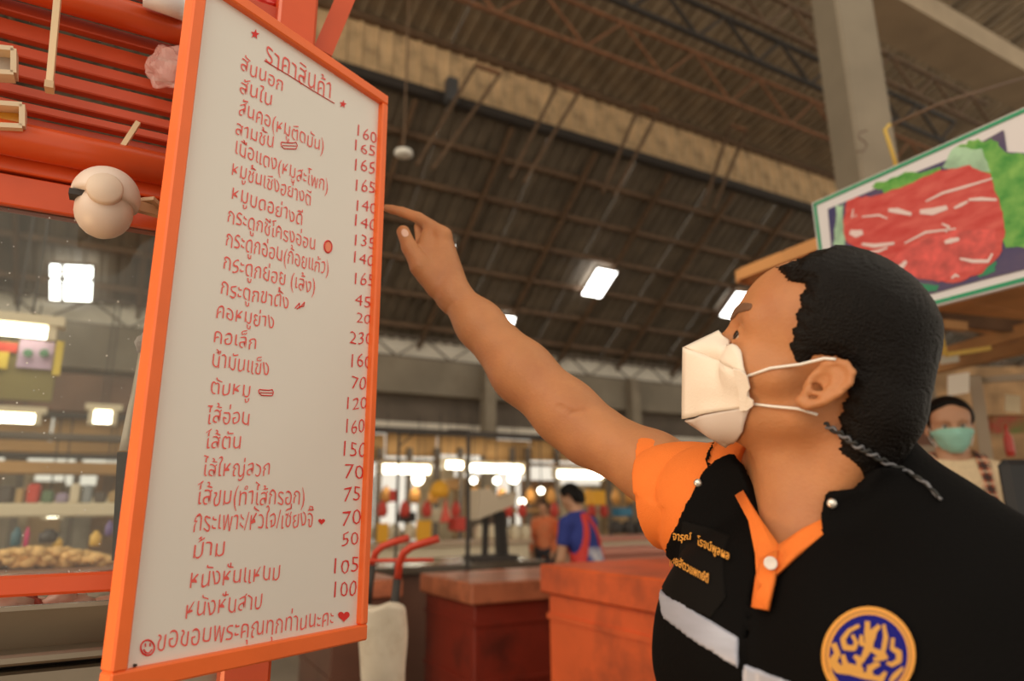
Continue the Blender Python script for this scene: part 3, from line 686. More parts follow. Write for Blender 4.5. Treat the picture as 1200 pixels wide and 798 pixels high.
def decal_text(name, txt, x0, y0, x1, y1, h, material, lift):
    FONT['off'] = .02; v, f = text_mesh(txt); X = v[:, 0]; s = (X-X.min())/(X.max()-X.min()); 
    XY = np.stack([x0+(x1-x0)*s+v[:, 1]*h*.12, y0+(y1-y0)*s-v[:, 1]*h/.56], 1)
    V_ = tracev(vsh, XY); e = 1e-3; n = np.stack([vsh(V_+d*e)-vsh(V_-d*e) for d in np.eye(3)], 1); n /= ln(n)[:, None]
    raw(name, V_+n*lift, f, material, vest)
m_emb = mat('gold_embroidery', (.74, .33, .05), .6, bump=.4, bscale=900)
decal_text('name_embroidery', 'จารุณ์', 792, 631, 814, 637, 7.5, m_emb, .005)
decal_text('name_embroidery', 'โรจน์พูลผล', 820, 643, 857, 660, 7.5, m_emb, .005)
decal_text('name_embroidery', 'นายสัตวแพทย์ดี', 789, 661, 833, 686, 7.5, m_emb, .005)
# round emblem
EC = (1019, 768)
def disc_px(cx, cy, r0, r1, n=40):
    XY = []; F_ = []
    for k in range(n):
        t = 2*math.pi*k/n; XY += [(cx+r0*math.cos(t), cy+r0*1.02*math.sin(t)), (cx+r1*math.cos(t), cy+r1*1.02*math.sin(t))]
    for k in range(n): k2 = (k+1) % n; F_.append((2*k, 2*k+1, 2*k2+1, 2*k2))
    return XY, F_
def emb(name, XY, F_, material, lift):
    V_ = tracev(vbase, XY); e = 1e-3; n = np.stack([vbase(V_+d*e)-vbase(V_-d*e) for d in np.eye(3)], 1); n /= ln(n)[:, None]
    return raw(name, V_+n*lift, F_, material, vest)
XY = [(EC[0], EC[1])]; F_ = []
for r in (17, 34, 53):
    for k in range(36): t = 2*math.pi*k/36; XY.append((EC[0]+r*math.cos(t), EC[1]+r*1.02*math.sin(t)))
for k in range(36):
    k2 = (k+1) % 36; F_.append((0, 1+k, 1+k2)); F_.append((1+k, 37+k, 37+k2, 1+k2)); F_.append((37+k, 73+k, 73+k2, 37+k2))
emblem = emb('emblem_badge', XY, F_, mat('badge_blue', (.012, .012, .19), .7, spec=.1), .0030)
for r0, r1, mm, lf in ((50, 53.8, m_emb, .0036), (47.2, 50, mat('badge_brown', (.42, .19, .04), .7), .0034), (45, 47.2, m_emb, .0036)):
    emb('badge_ring', *disc_px(*EC, r0, r1), mm, lf)
GM = mat('badge_gold', (.60, .30, .055), .6, bump=.4, bscale=900)
def curl(pts, w):   # in emblem picture units (1200x754 crop of 950..1090)
    P = [(950+x/8.571, 710+y/8.571) for x, y in pts]; 
    Q = []
    for i in range(len(P)-1):
        for k in range(4): t = k/4; Q.append((P[i][0]*(1-t)+P[i+1][0]*t, P[i][1]*(1-t)+P[i+1][1]*t))
    Q.append(P[-1]); XY = []; n = len(Q)
    for i, q in enumerate(Q):
        a = np.array(Q[max(i-1, 0)]); b = np.array(Q[min(i+1, n-1)]); d = b-a; d /= np.linalg.norm(d)+1e-9; ww = w*(.45+.55*math.sin(math.pi*min(max(i/(n-1), .12), .9)))
        XY += [(q[0]-d[1]*ww, q[1]+d[0]*ww), (q[0]+d[1]*ww, q[1]-d[0]*ww)]
    emb('badge_figure', XY, [(2*i, 2*i+1, 2*i+3, 2*i+2) for i in range(n-1)], GM, .0042)
for pts, w in (([(580, 170), (580, 280), (600, 400), (560, 480), (520, 560)], 4.5), ([(700, 210), (640, 270), (620, 340), (600, 420)], 4), ([(740, 200), (760, 320), (740, 430), (720, 500)], 3), ([(620, 440), (680, 470), (760, 510), (640, 540)], 4),
 ([(500, 210), (400, 260), (340, 340), (360, 420), (450, 430), (470, 370), (430, 300)], 3.2), ([(250, 380), (290, 480), (240, 560), (300, 630), (420, 650), (560, 700), (700, 730)], 5), ([(340, 490), (370, 600), (450, 620), (540, 640)], 4),
 ([(830, 330), (820, 430), (890, 470), (890, 550), (820, 590), (770, 570)], 3.4), ([(600, 590), (600, 690), (640, 720)], 4), ([(700, 580), (640, 600), (600, 640)], 3.5), ([(930, 620), (850, 700), (800, 760)], 3.2), ([(760, 660), (720, 720), (700, 800)], 3.4),
 ([(220, 660), (260, 740), (330, 850)], 3), ([(450, 500), (500, 540), (500, 640)], 3.5), ([(520, 300), (520, 380), (560, 400)], 3), ([(400, 800), (500, 860), (620, 880), (740, 840)], 5), ([(820, 860), (860, 960), (760, 1010)], 3.5), ([(300, 900), (420, 980), (560, 1020)], 4)): curl(pts, w)
# snaps
for px, py in ((975, 590), (818, 566)):
    h = trace(lambda p: np.minimum(vsh(p), vnk(p)), px, py); h = h+nrm(CAM-h)*.0005; e = MB().lathe(h, [(.0042, 0), (.0044, .0012), (.0025, .0024), (.0001, .0026)], 14, nrm(CAM-h), ZA); e.obj('snap_button', mat('snap_metal', (.7, .66, .6), .25, metal=.8), vest, True)
# trousers and shoes (below the frame)
hipc = OB+ZA*-.60
def leg_f(p):
    d = rc(p, hipc-Ls*.07, hipc+Ls*.07, .12, .12)
    for sg in (-1, 1): d = smin(d, chain(p, [hipc+Ls*.09*sg-ZA*.05, hipc+Ls*.11*sg+Fw*.02-ZA*.42, np.array([*(hipc+Ls*.12*sg)[:2], .06])], [.095, .07, .06], .02), .03)
    return d
sdf_obj('trousers', leg_f, (hipc[0]-.3, hipc[1]-.3, 0), (hipc[0]+.3, hipc[1]+.3, hipc[2]+.14), .012, mat('dark_trousers', (.02, .02, .025), .8), man)
for sg in (-1, 1):
    f0 = np.array([*(hipc+Ls*.12*sg)[:2], .04]); sdf_obj('shoe', lambda p: np.maximum(rc(p, f0-Fw*.04, f0+Fw*.17-ZA*.005, .05, .04), -p[:, 2]+.001), f0-[.26, .26, .06], f0+[.26, .26, .10], .008, mat('shoe_black', (.02, .02, .02), .4), man)
# ------------------------------------------------ mask
def hpt(px, py, c=0.0):   # point seen at a pixel, lying at lateral offset c of the head
    return hitp(px, py, HL, HC+HL*c*HS)
def hc(p): q = (p-HC)/HS; return np.array([q@HF, q@HU, q@HL])
def mirror(p): a, b, c = hc(p); return hw_(a, b, -c)
Nz = hpt(843, 388); F1 = hpt(801, 407); F2 = hpt(800, 491); CH = hpt(851, 524)
S1 = hpt(884, 437, .052); S2 = hpt(882, 476, .052); N2 = hpt(866, 412, .034); S3 = hpt(874, 500, .040)
mk = MB()
def grid(mb, A, B, C, D, n=10, bulge=0.0, dirn=None):  # A-B top, D-C bottom
    V_ = []; 
    for i in range(n+1):
        for j in range(n+1):
            s, t = i/n, j/n; p = (A*(1-s)+B*s)*(1-t)+(D*(1-s)+C*s)*t
            p = p+(dirn if dirn is not None else HL*0)*bulge*math.sin(math.pi*s)*math.sin(math.pi*min(1, t)); V_.append(p)
    mb.add(V_, [(i*(n+1)+j, (i+1)*(n+1)+j, (i+1)*(n+1)+j+1, i*(n+1)+j+1) for i in range(n) for j in range(n)])
mask = thing('m', 'x', 'x'); bpy.data.objects.remove(mask)
def push(V_, mn):
    V_ = np.array(V_, float)
    for it in range(12):
        f = HS*head_sdf(*hl(V_), ears=False); e = 1e-3
        n = np.stack([head_sdf(*hl(V_+d*e), ears=False)-head_sdf(*hl(V_-d*e), ears=False) for d in np.eye(3)], 1); n /= ln(n)[:, None]+1e-9
        V_ = V_+n*np.clip(mn-f, 0, .01)[:, None]
    return V_
def panel(name, quads, material, parent, mn=.0025):
    mb = MB()
    for q in quads: grid(mb, *q)
    mb.v = [tuple(x) for x in push(mb.v, mn)]
    o = mb.obj(name, material, parent, True); md = o.modifiers.new('s', 'SOLIDIFY'); md.thickness = .0016; return o
MX = lambda q: [mirror(x) for x in q]
ctr = [F1, S1, S2, F2]; out = HL
maskc = panel('face_mask', [(F1, S1, S2, F2, 12, .009, HL), tuple(MX([F1, S1, S2, F2]))+(12, .009, -HL)], m_mask, body)
ORG[maskc.name] = ORG[maskc.name]
F1b = F1+HF*-.001; 
panel('mask_top_panel', [(Nz, N2, S1, F1b, 12, .010, HL), tuple(MX([Nz, N2, S1, F1b]))+(12, .010, -HL)], m_mask, maskc)
panel('mask_bottom_panel', [(F2+HF*-.003+HU*.0, S2, S3, CH, 12, .006, HL), tuple(MX([F2+HF*-.003, S2, S3, CH]))+(12, .006, -HL)], mat('mask_shaded_grey', (.66, .56, .50), .8), maskc)  # underside shade of the white mask put into a greyer colour
for sg in (1, -1):
    V0 = [hpt(x, y, .0545) for x, y in ((866, 432), (876, 434), (885, 438), (887, 446), (882, 453), (881, 460), (887, 466), (886, 474), (878, 480), (868, 481), (870, 458))]
    if sg < 0: V0 = [mirror(x) for x in V0]
    V0 = list(push(V0, .0045)); o = raw('mask_side_tab', V0, [tuple(range(11))], m_mask, maskc); md = o.modifiers.new('s', 'SOLIDIFY'); md.thickness = .002
    A = [hpt(884, 438, .054), hpt(905, 434, .065), hpt(938, 427, .073), hpt(966, 420, .080), hpt(979, 421, .086)]; B = [hpt(884, 473, .054), hpt(905, 476, .060), hpt(935, 479, .070), hpt(958, 486, .074)]
    if sg < 0: A = [mirror(x) for x in A]; B = [mirror(x) for x in B]
    A = list(push(A, .0015)); B = list(push(B, .0015))
    MB().tube(A, .0014, 6).obj('ear_loop', m_strap, maskc, True); MB().tube(B, .0014, 6).obj('ear_loop', m_strap, maskc, True)
# printed speckle on tab
# mask lanyard
cord = [(957, 486, .072), (966, 497, .07), (985, 508, .066), (1003, 522, .06), (1020, 531, .05), (1040, 543, .03), (1062, 551, .01), (1085, 566, -.01), (1105, 588, -.02)]
cp = []
for x, y, c in cord: 
    h = trace(lambda p: np.minimum(np.minimum(neck_sdf(p), vbase(p)), hair_f(p)), x, y); cp.append(h+nrm(CAM-h)*.003)
cpp = []
for i in range(len(cp)-1):
    for k in range(8): cpp.append(cp[i]*(1-k/8)+cp[i+1]*k/8)
for j in (0, 1):
    pts = []
    for i, q in enumerate(cpp): 
        t = i*.85+j*math.pi; amp = .0022 if i < 40 else .001; pts.append(q+CU*amp*math.sin(t)+CR*amp*.5*math.cos(t)+nrm(CAM-q)*amp*math.cos(t))
    MB().tube(pts, .0016 if j == 0 else .0014, 6).obj('mask_cord', mat('cord_grey', (.16, .16, .18), .6) if j else mat('cord_black', (.02, .02, .02), .6), maskc, True)
# ================================================================== ORANGE STALL FRAME ON THE LEFT
P0 = K(345, 30, 1.075); VK = P0@VA
def kp(px, py, off=0.0): return hitp(px, py, VA, VA*(VK+off))
def kz(py, px=100, off=0.0): return kp(px, py, off)[2]
m_so = mat('stall_orange_gloss', (.64, .085, .018), .28, var=.1, vscale=9, bump=.15, bscale=30)
m_sl = mat('stall_orange_slat', (.50, .06, .018), .4, var=.15, vscale=9)
st = thing('butcher_stall', 'glossy orange steel stall frame with louvre slats and glass, left behind price board', 'stall', (P0[0], P0[1], 0))
uL = kp(-160, 100)@UA-.30; uP = P0@UA; UVk = lambda u, off, z: UV(u, VK+off, z)
MB().bbox((P0[0], P0[1], 1.35), (UA, VA, ZA), (.029, .029, 1.35), .004).obj('post', m_so, st)
pL_ = UV(uL, VK, 0); MB().bbox((pL_[0], pL_[1], 1.35), (UA, VA, ZA), (.029, .029, 1.35), .004).obj('post', m_so, st)
MB().bar(kp(425, -50, .02), kp(376, 66, .02), .030, .03).obj('brace', m_so, st)
def slat(name, y0, y1, off=0., th=.012, tilt=.25, material=m_sl):
    z1, z0 = kz(y0), kz(y1); c = UVk((uL+uP)/2, off, (z0+z1)/2); up = nrm(ZA+VA*tilt); n = np.cross(UA, up)
    MB().bbox(c, (UA, up, n), ((uP-uL)/2, (z1-z0)/2, th/2), .0015).obj(name, material, st)
for y0, y1 in ((26, 42), (48, 69), (75, 90), (96, 113), (120, 133), (138, 149)): slat('slat', y0, y1)
for y, r in ((4, .020), (180, .0215)): MB().tube([UVk(uL, -.03, kz(y, 100, -.03)), UVk(uP, -.03, kz(y, 100, -.03))], r, 20).obj('pipe', m_so, st, True)
slat('pipe_backing', 150, 162, .01, .01, 0); slat('top_board', -60, -22, .0, .02, 0)
slat('lintel', 196, 221, 0, .03, 0, m_so); slat('lintel', 224, 258, .004, .03, 0, m_so); slat('groove', 220, 225, .012, .02, 0, m_blk)
zr1, zr0 = kz(671, 70), kz(695, 70)
MB().bbox(UVk((uL+uP)/2, 0, (zr1+zr0)/2), (UA, VA, ZA), ((uP-uL)/2, .018, (zr1-zr0)/2), .003).obj('counter_rail', m_so, st)
# glass with dust specks
def glassmat():
    M = bpy.data.materials.new('dusty_glass'); M.use_nodes = True; N = M.node_tree.nodes; L = M.node_tree.links; out = N['Material Output']; N.remove(N['Principled BSDF'])
    tr = N.new('ShaderNodeBsdfTransparent'); tr.inputs[0].default_value = (.93, .95, .93, 1); gl = N.new('ShaderNodeBsdfGlossy'); gl.inputs['Roughness'].default_value = .04
    df = N.new('ShaderNodeBsdfDiffuse'); df.inputs[0].default_value = (.75, .72, .66, 1); fr = N.new('ShaderNodeFresnel'); fr.inputs[0].default_value = 1.4
    m1 = N.new('ShaderNodeMixShader'); L.new(fr.outputs[0], m1.inputs[0]); L.new(tr.outputs[0], m1.inputs[1]); L.new(gl.outputs[0], m1.inputs[2])
    tc = N.new('ShaderNodeTexCoord'); vo = N.new('ShaderNodeTexVoronoi'); vo.inputs['Scale'].default_value = 75; L.new(tc.outputs['Object'], vo.inputs[0])
    sub = N.new('ShaderNodeMath'); sub.operation = 'MULTIPLY'; L.new(vo.outputs['Color'], sub.inputs[0]); sub.inputs[1].default_value = .11
    lt_ = N.new('ShaderNodeMath'); lt_.operation = 'LESS_THAN'; L.new(vo.outputs['Distance'], lt_.inputs[0]); L.new(sub.outputs[0], lt_.inputs[1])
    nz = N.new('ShaderNodeTexNoise'); nz.inputs['Scale'].default_value = 5; L.new(tc.outputs['Object'], nz.inputs[0]); ml = N.new('ShaderNodeMath'); ml.operation = 'MULTIPLY'; ml.inputs[1].default_value = .09; L.new(nz.outputs[0], ml.inputs[0])
    mxx = N.new('ShaderNodeMath'); mxx.operation = 'MULTIPLY_ADD'; mxx.inputs[1].default_value = .7; L.new(lt_.outputs[0], mxx.inputs[0]); L.new(ml.outputs[0], mxx.inputs[2])
    m2 = N.new('ShaderNodeMixShader'); L.new(mxx.outputs[0], m2.inputs[0]); L.new(m1.outputs[0], m2.inputs[1]); L.new(df.outputs[0], m2.inputs[2]); L.new(m2.outputs[0], out.inputs[0]); return M
zg1_, zg0_ = kz(258), zr1
MB().box(UVk((uL+uP)/2, 0, (zg1_+zg0_)/2), (UA, VA, ZA), ((uP-uL)/2, .0025, (zg1_-zg0_)/2)).obj('glass_pane', glassmat(), st)
# steel counter and pans under the rail
m_ss = mat('stainless_steel', (.30, .25, .19), .34, metal=.85, var=.1, vscale=6, bump=.2, bscale=12)
m_meat = mat('raw_pork_pink', (.78, .36, .27), .35, var=.25, vscale=40, col2=(.86, .58, .46)); m_meat2 = mat('raw_offal_grey', (.50, .44, .35), .4, var=.3, vscale=30); m_meat3 = mat('raw_meat_red', (.55, .10, .07), .3, var=.3, vscale=50)
def pan(label, u0, u1, o0, o1, zt, dp):
    t = thing('steel_pan', label, 'pan', UVk((u0+u1)/2, (o0+o1)/2, zt-dp), 'steel pans of the orange stall')
    mb = MB(); a = [(u0, o0), (u1, o0), (u1, o1), (u0, o1)]; sh = .018; b = [(u0+sh, o0+sh), (u1-sh, o0+sh), (u1-sh, o1-sh), (u0+sh, o1-sh)]
    V_ = [UVk(x, y, zt) for x, y in a]+[UVk(x, y, zt-dp) for x, y in b]
    mb.add(V_, [(0, 1, 5, 4), (1, 2, 6, 5), (2, 3, 7, 6), (3, 0, 4, 7), (4, 5, 6, 7)]); o = mb.obj('basin', m_ss, t); md = o.modifiers.new('s', 'SOLIDIFY'); md.thickness = .0015
    rim = MB(); P = [UVk(x, y, zt) for x, y in a]
    for i in range(4): rim.bar(P[i], P[(i+1) % 4], .010, .005)
    rim.obj('rim', m_ss, t); return t
zp = kz(709, 70, .03); pan('long stainless steel pan of pork pieces right under the orange rail', uL+.02, uP-.06, .025, .26, zp, .060)
struct_z = zp-.066
ct = thing('steel_counter', 'stepped stainless steel counter below the pan of pork pieces', 'counter', UVk((uL+uP)/2, .2, 0))
for y0, y1, off, mm in ((762, 775, -.005, m_ss), (775, 784, .03, m_blk), (784, 830, .01, m_ss)):  # black middle box paints the shaded gap between the steel ledges
    z1, z0 = kz(y0, 70), kz(y1, 70); MB().bbox(UVk((uL+uP)/2, off+.16, (z0+z1)/2), (UA, VA, ZA), ((uP-uL)/2-.02, .16, (z1-z0)/2), .003).obj('shelf', mm, ct)
MB().box(UVk((uL+uP)/2, .2, kz(830, 70)/2), (UA, VA, ZA), ((uP-uL)/2-.04, .15, kz(830, 70)/2)).obj('cabinet', m_ss, ct)
for i, (px, py, off, r, mm, lb) in enumerate(((12, 712, .10, (.028, .022, .018), m_meat, 'pale pink pork lump at the left end of the long steel pan'), (32, 709, .11, (.018, .014, .015), m_meat3, 'small dark red meat piece beside the pale pork lump'),
    (46, 711, .12, (.022, .015, .008), m_meat3, 'flat red meat scrap in the middle of the steel pan'), (72, 703, .13, (.024, .016, .018), m_meat, 'rounded pink pork piece in the middle of the steel pan'), (88, 704, .13, (.030, .018, .012), m_meat, 'long pink pork strip in the steel pan'),
    (111, 698, .15, (.032, .015, .012), m_meat2, 'greyish offal piece at the right end of the steel pan'), (126, 701, .13, (.025, .016, .008), m_meat, 'thin pink pork slice beside the greyish offal'))):
    p = kp(px, py+4, off); p[2] = min(p[2], zp-.003); e = MB().ball((0, 0, 0), r, 14, .35); v = np.array(e.v)+p; tag(raw('pork_piece' if mm is not m_meat2 else 'offal_piece', v, e.f, mm, None, True), lb, 'meat', 'meat in the long steel pan')
    MB().box((p[0], p[1], (p[2]-r[2]+zp-.06)/2-.0), (UA, VA, ZA), (.02, .015, max(.002, (p[2]-r[2]*.5-(zp-.06))/2)))
# meat bed lying under the pieces
b = MB()
for k in range(60):
    u = uL+.05+random.random()*(uP-uL-.16); o_ = .085+random.random()*.12; b.ball(UVk(u, o_, zp-.024+random.random()*.010), (.028, .020, .014), 8, .5)
o = b.obj('pork_bed', m_meat, None, True); tag(o, 'bed of raw pork trimmings filling the steel pan under the rail', 'meat'); o['kind'] = 'stuff'
# lamp camera head, rods, brackets, bag
m_cw = mat('housing_warm_white', (.74, .62, .54), .45)
c = kp(123, 240, -.075); lp = thing('spotlight', 'round off-white swivel spotlight clamped to the orange lintel', 'lamp', c)
R_ = .037; ax = nrm(-VA*.85-ZA*.35); tt = [math.pi*k/16 for k in range(9)]
def shell(name, cen, R, sq, a0, a1, axis, mm, par):
    pr = [(max(1e-4, R*math.sin(t)*sq), R*math.cos(t)) for t in np.linspace(a0, a1, 12)]; return MB().lathe(cen, pr, 28, axis, UA).obj(name, mm, par, True)
shell('cap', c+ZA*.010, R_, 1.0, .01, 1.75, nrm(ZA+UA*.12), m_cw, lp); shell('lamp_ball', c-ZA*.008, R_*.92, .92, .01, 3.13, nrm(ZA), mat('housing_pinkish', (.70, .58, .50), .4), lp)
MB().lathe(c-VA*.028+ZA*.006, [(.0185, -.004), (.019, .008), (.017, .011), (.0001, .012)], 24, -VA, UA).obj('front_plate', mat('plate_beige', (.70, .56, .45), .5), lp, True)
MB().box(c-UA*.027-VA*.010+ZA*.002, (UA, VA, ZA), (.009, .010, .0035)).obj('vent_slot', m_blk, lp)
MB().bar(c+UA*.03+ZA*.01+VA*.01, c+UA*.062+ZA*.022+VA*.05, .012, .012).obj('bracket_arm', mat('bracket_beige', (.62, .42, .25), .5), lp)
MB().bar(c+UA*.042+ZA*.026+VA*.02, c+UA*.066+ZA*.020+VA*.05, .020, .005).obj('bracket_clip', mat('bracket_beige', (.6, .4, .2)), lp)
m_bam = mat('bamboo_cream', (.74, .55, .34), .5, var=.15, vscale=30, stretch=(1, 1, .1))
t = thing('wooden_rod', 'long cream wooden rod hanging in front of the orange slats', 'rod', kp(58, 105, -.09)); MB().bar(kp(70, -30, -.09), kp(58, 102, -.09), .0125, .007).obj('shaft', m_bam, t); MB().bar(kp(58.5, 98, -.091), kp(57.7, 106, -.091), .0155, .009).obj('tip', mat('tape_brown', (.6, .42, .25)), t)
tag(MB().bar(kp(162, 144, -.04), kp(138, 181, -.04), .008, .006).obj('short_stick', m_bam), 'short tan stick leaning across the lower orange slats', 'stick')
m_amb = mat('amber_glass', (.62, .28, .03), .2)
for (x0, y0, x1, y1), lb in (((-14, 59, 17, 88), 'small wooden bracket at left edge beside the hanging rod'), ((-16, 124, 27, 150), 'small wooden bracket with amber inset at left edge above the pipe')):
    t = thing('wooden_bracket', lb, 'bracket', kp((x0+x1)/2, y1, -.05)); A, B, C_, D_ = kp(x0, y0, -.05), kp(x1, y0+3, -.05), kp(x1, y1+2, -.05), kp(x0, y1, -.05)
    for a, b_ in ((A, B), (B, C_), (D_, C_)): MB().bar(a, b_, .02, .006).obj('rail', mat('bracket_wood', (.66, .52, .36), .6), t)
    MB().sheet([A+VA*.01, B+VA*.01, C_+VA*.01, D_+VA*.01], .003).obj('inset', m_amb if y0 > 100 else mat('bracket_grey', (.4, .33, .27)), t)
def clearmat(name, col, a):
    M = bpy.data.materials.new(name); M.use_nodes = True; b = M.node_tree.nodes['Principled BSDF']; b.inputs['Base Color'].default_value = (*col, 1); b.inputs['Alpha'].default_value = a; b.inputs['Roughness'].default_value = .15; return M
def crumple(c, r, seed, n=14):
    rr = random.Random(seed); e = MB().ball((0, 0, 0), 1, n); v = np.array(e.v); ph = [rr.random()*6 for _ in range(6)]
    k = 1+.22*np.sin(v[:, 0]*5+ph[0])*np.cos(v[:, 2]*6+ph[1])+.2*np.abs(np.sin(v[:, 1]*7+v[:, 2]*4+ph[2])); return v*k[:, None]*np.array(r)+c, e.f
c = kp(197, 78, -.03); v, f = crumple(c, (.027, .010, .030), 3, 36); tag(raw('plastic_bag', v, f, clearmat('clear_bag', (.85, .50, .45), .4)), 'crumpled clear plastic bag tucked on the orange slats beside the board', 'bag')
c = kp(208, 4, -.07); t = thing('paper_cup', 'white cup lying on top of the upper orange pipe', 'cup', c); MB().lathe(c-UA*.02, [(.017, -.02), (.020, .03), (.018, .03), (.016, -.018)], 18, UA, ZA).obj('cup_wall', mat('cup_white', (.8, .8, .82), .4), t, True); MB().lathe(c+UA*.008, [(.0215, 0), (.0215, .004)], 18, UA, ZA).obj('rim', mat('cup_white', (.8, .8, .82)), t)
c = kp(311, 8, .03); v, f = crumple(c, (.024, .02, .016), 8, 16); tag(raw('red_bag', v, f, mat('red_plastic', (.6, .03, .02), .3)), 'crumpled red plastic bag behind the top edge of the price board', 'bag')
# white hanging plastic sheet behind the glass, dark strut below it
q = [kp(166, 395, .10), kp(192, 370, .10), kp(178, 528, .10), kp(141, 528, .10)]; mb = MB(); n = 16
V_ = []
for i in range(n+1):
    for j in range(9): s, t_ = i/n, j/8; p = (q[0]*(1-s)+q[1]*s)*(1-t_)+(q[3]*(1-s)+q[2]*s)*t_; V_.append(p+VA*.006*math.sin(s*17+t_*2))
mb.add(V_, [(i*9+j, i*9+9+j, i*9+10+j, i*9+j+1) for i in range(n) for j in range(8)]); o = mb.obj('hanging_bag', mat('milky_plastic', (.95, .82, .68), .5), None, True); md = o.modifiers.new('s', 'SOLIDIFY'); md.thickness = .002; tag(o, 'long milky white plastic sheet hanging beside the left edge of the board', 'sheet')
c = kp(168, 402, .09); v, f = crumple(c, (.010, .008, .012), 5, 12); tag(raw('plastic_knot', v, f, mat('knot_pinkwhite', (.72, .62, .60))), 'knotted top of the milky plastic sheet beside the board', 'knot')
tag(MB().bar(kp(152, 530, .12), kp(146, 655, .12), .022, .03).obj('dark_strut', m_blk), 'dark upright strut under the milky plastic sheet', 'strut')
# ================================================================== CHESTS, TROLLEY
m_ch = mat('chest_orange', (.80, .13, .03), .5, var=.12, vscale=3, dark=(.25, .05, .02), dscale=3.5, damt=.55)
m_cr = mat('chest_dark_red', (.22, .025, .012), .4, var=.2, vscale=3, dark=(.05, .012, .008), dscale=3, damt=.8); m_ct = mat('chest_top_worn', (.42, .13, .06), .4, var=.2, vscale=5, dark=(.12, .04, .02), dscale=6, damt=.8)
m_cb = mat('chest_brown', (.12, .05, .03), .4, var=.2, vscale=3)
def chest(name, label, corner, du, dv, lid, mside, mtop):   # corner = top corner; du along UA, dv along VA (signed)
    zt = corner[2]; c = corner+UA*du/2+VA*dv/2; t = thing(name, label, 'chest', (c[0], c[1], 0), 'wooden chests on the market floor')
    MB().bbox((c[0], c[1], zt-lid/2), (UA, VA, ZA), (abs(du)/2, abs(dv)/2, lid/2), .008).obj('lid', mtop, t)
    MB().bbox((c[0], c[1], (zt-lid)/2), (UA, VA, ZA), (abs(du)/2-.03, abs(dv)/2-.03, (zt-lid)/2), .006).obj('box', mside, t)
    b = MB(); 
    for zz in (zt-lid-.10, zt*.5, .08): b.box((c[0], c[1], zz), (UA, VA, ZA), (abs(du)/2-.022, abs(dv)/2-.022, .012))
    b.obj('batten', mside, t); return t
c1 = hz(632, 661, 1.13); chest('orange_chest', 'large bright orange wooden chest beside the man in the black vest', c1, 1.2, -1.25, .125, m_ch, m_ch)
c2 = hz(553, 684, 1.0); chest('red_chest', 'dark red wooden chest with worn wet lid between trolley and orange chest', c2, .9, .75, .11, m_cr, m_ct)
c3 = hz(500, 672, 1.0); c3 = hz(408, 690, 1.0); chest('brown_chest', 'dark brown wooden chest behind the red handled trolley', c3+VA*.35, .42, .8, .10, m_cb, m_ct)
m_rp = mat('red_rubber_handle', (.62, .05, .02), .35); tr = thing('trolley', 'trolley with curved red handles beside the price board', 'trolley', K(470, 640, 2.0)*np.array([1, 1, 0]))
MB().tube([K(x, y, 2.0) for x, y in ((466, 678), (468, 660), (473, 648), (482, 641), (497, 636), (514, 631))], .0115, 12).obj('handle', m_rp, tr, True)
MB().tube([K(x, y, 2.25) for x, y in ((436, 662), (440, 648), (448, 640), (462, 635), (479, 630))], .0115, 12).obj('handle', m_rp, tr, True)
MB().tube([K(430, 657, 2.1), K(508, 656, 2.1)], .006, 8).obj('crossbar', m_rp, tr, True)
for x, y, d in ((465.5, 678, 2.0), (436, 662, 2.25)):
    a = K(x, y, d); MB().tube([a, np.array([a[0]-.01, a[1], a[2]-.14])], .0125, 10).obj('grip_sleeve', m_blk, tr, True); MB().tube([a-ZA*.13, np.array([a[0]-.02, a[1], .05])], .010, 8).obj('upright', m_blk, tr, True)
MB().box((K(450, 700, 2.1)[0], K(450, 700, 2.1)[1], .10), (UA, VA, ZA), (.2, .16, .015)).obj('platform', m_blk, tr)
for s in (-1, 1): b = K(450, 700, 2.1); MB().lathe(np.array([b[0], b[1], .05])+UA*.17*s, [(.05, -.015), (.05, .015)], 16, UA, ZA).obj('wheel', m_blk, tr)
# white sack hanging from the handle
def sack_f(p):
    q = p-K(448, 745, 1.95); x = q@CR; z = q[:, 2]; y = q@CF; w = .075+.012*np.sin(z*9)-.08*np.clip(z, 0, .2)+.0*z; 
    d = np.maximum(el(x+.02*z, z*.55, y, (w.mean(), .16, .05)), z-.085-.006*np.sin(x*60)); return d+.004*np.sin(x*55+z*18)*np.sin(z*14+2)
sc = K(448, 745, 1.95); tag(sdf_obj('white_sack', sack_f, sc-[.16, .14, .36], sc+[.16, .14, .2], .006, mat('sack_dirty_white', (.80, .70, .56), .8, var=.1, vscale=8, dark=(.45, .30, .17), dscale=7, damt=.5)), 'dirty white woven sack hanging from the trolley handle', 'sack')
# ================================================================== FAR STALLS
def rect(name, label, cat, x0, y0, x1, y1, v, th, material, group=None, cham=.01):
    xc, yc = (x0+x1)/2, (y0+y1)/2; ua = hv(x0, yc, v)[0]; ub = hv(x1, yc, v)[0]; za = hv(xc, y1, v)[1]; zb_ = hv(xc, y0, v)[1]
    c = UV((ua+ub)/2, v, (za+zb_)/2); h = (abs(ub-ua)/2, th/2, (zb_-za)/2)
    o = MB().bbox(c, (UA, VA, ZA), h, min(cham, min(h)*.4)).obj(name, material)
    if label: tag(o, label, cat, group)
    return o
m_y = mat('yellow_cloth', (.85, .42, .03), .7); m_brn = mat('stall_wood_tan', (.48, .27, .10), .7, var=.25, vscale=1.5); m_dk = mat('dark_goods', (.05, .04, .035), .6); m_cream = mat('cream_panel', (.72, .62, .45), .7); m_pink = mat('pink_table', (.62, .25, .18), .6)
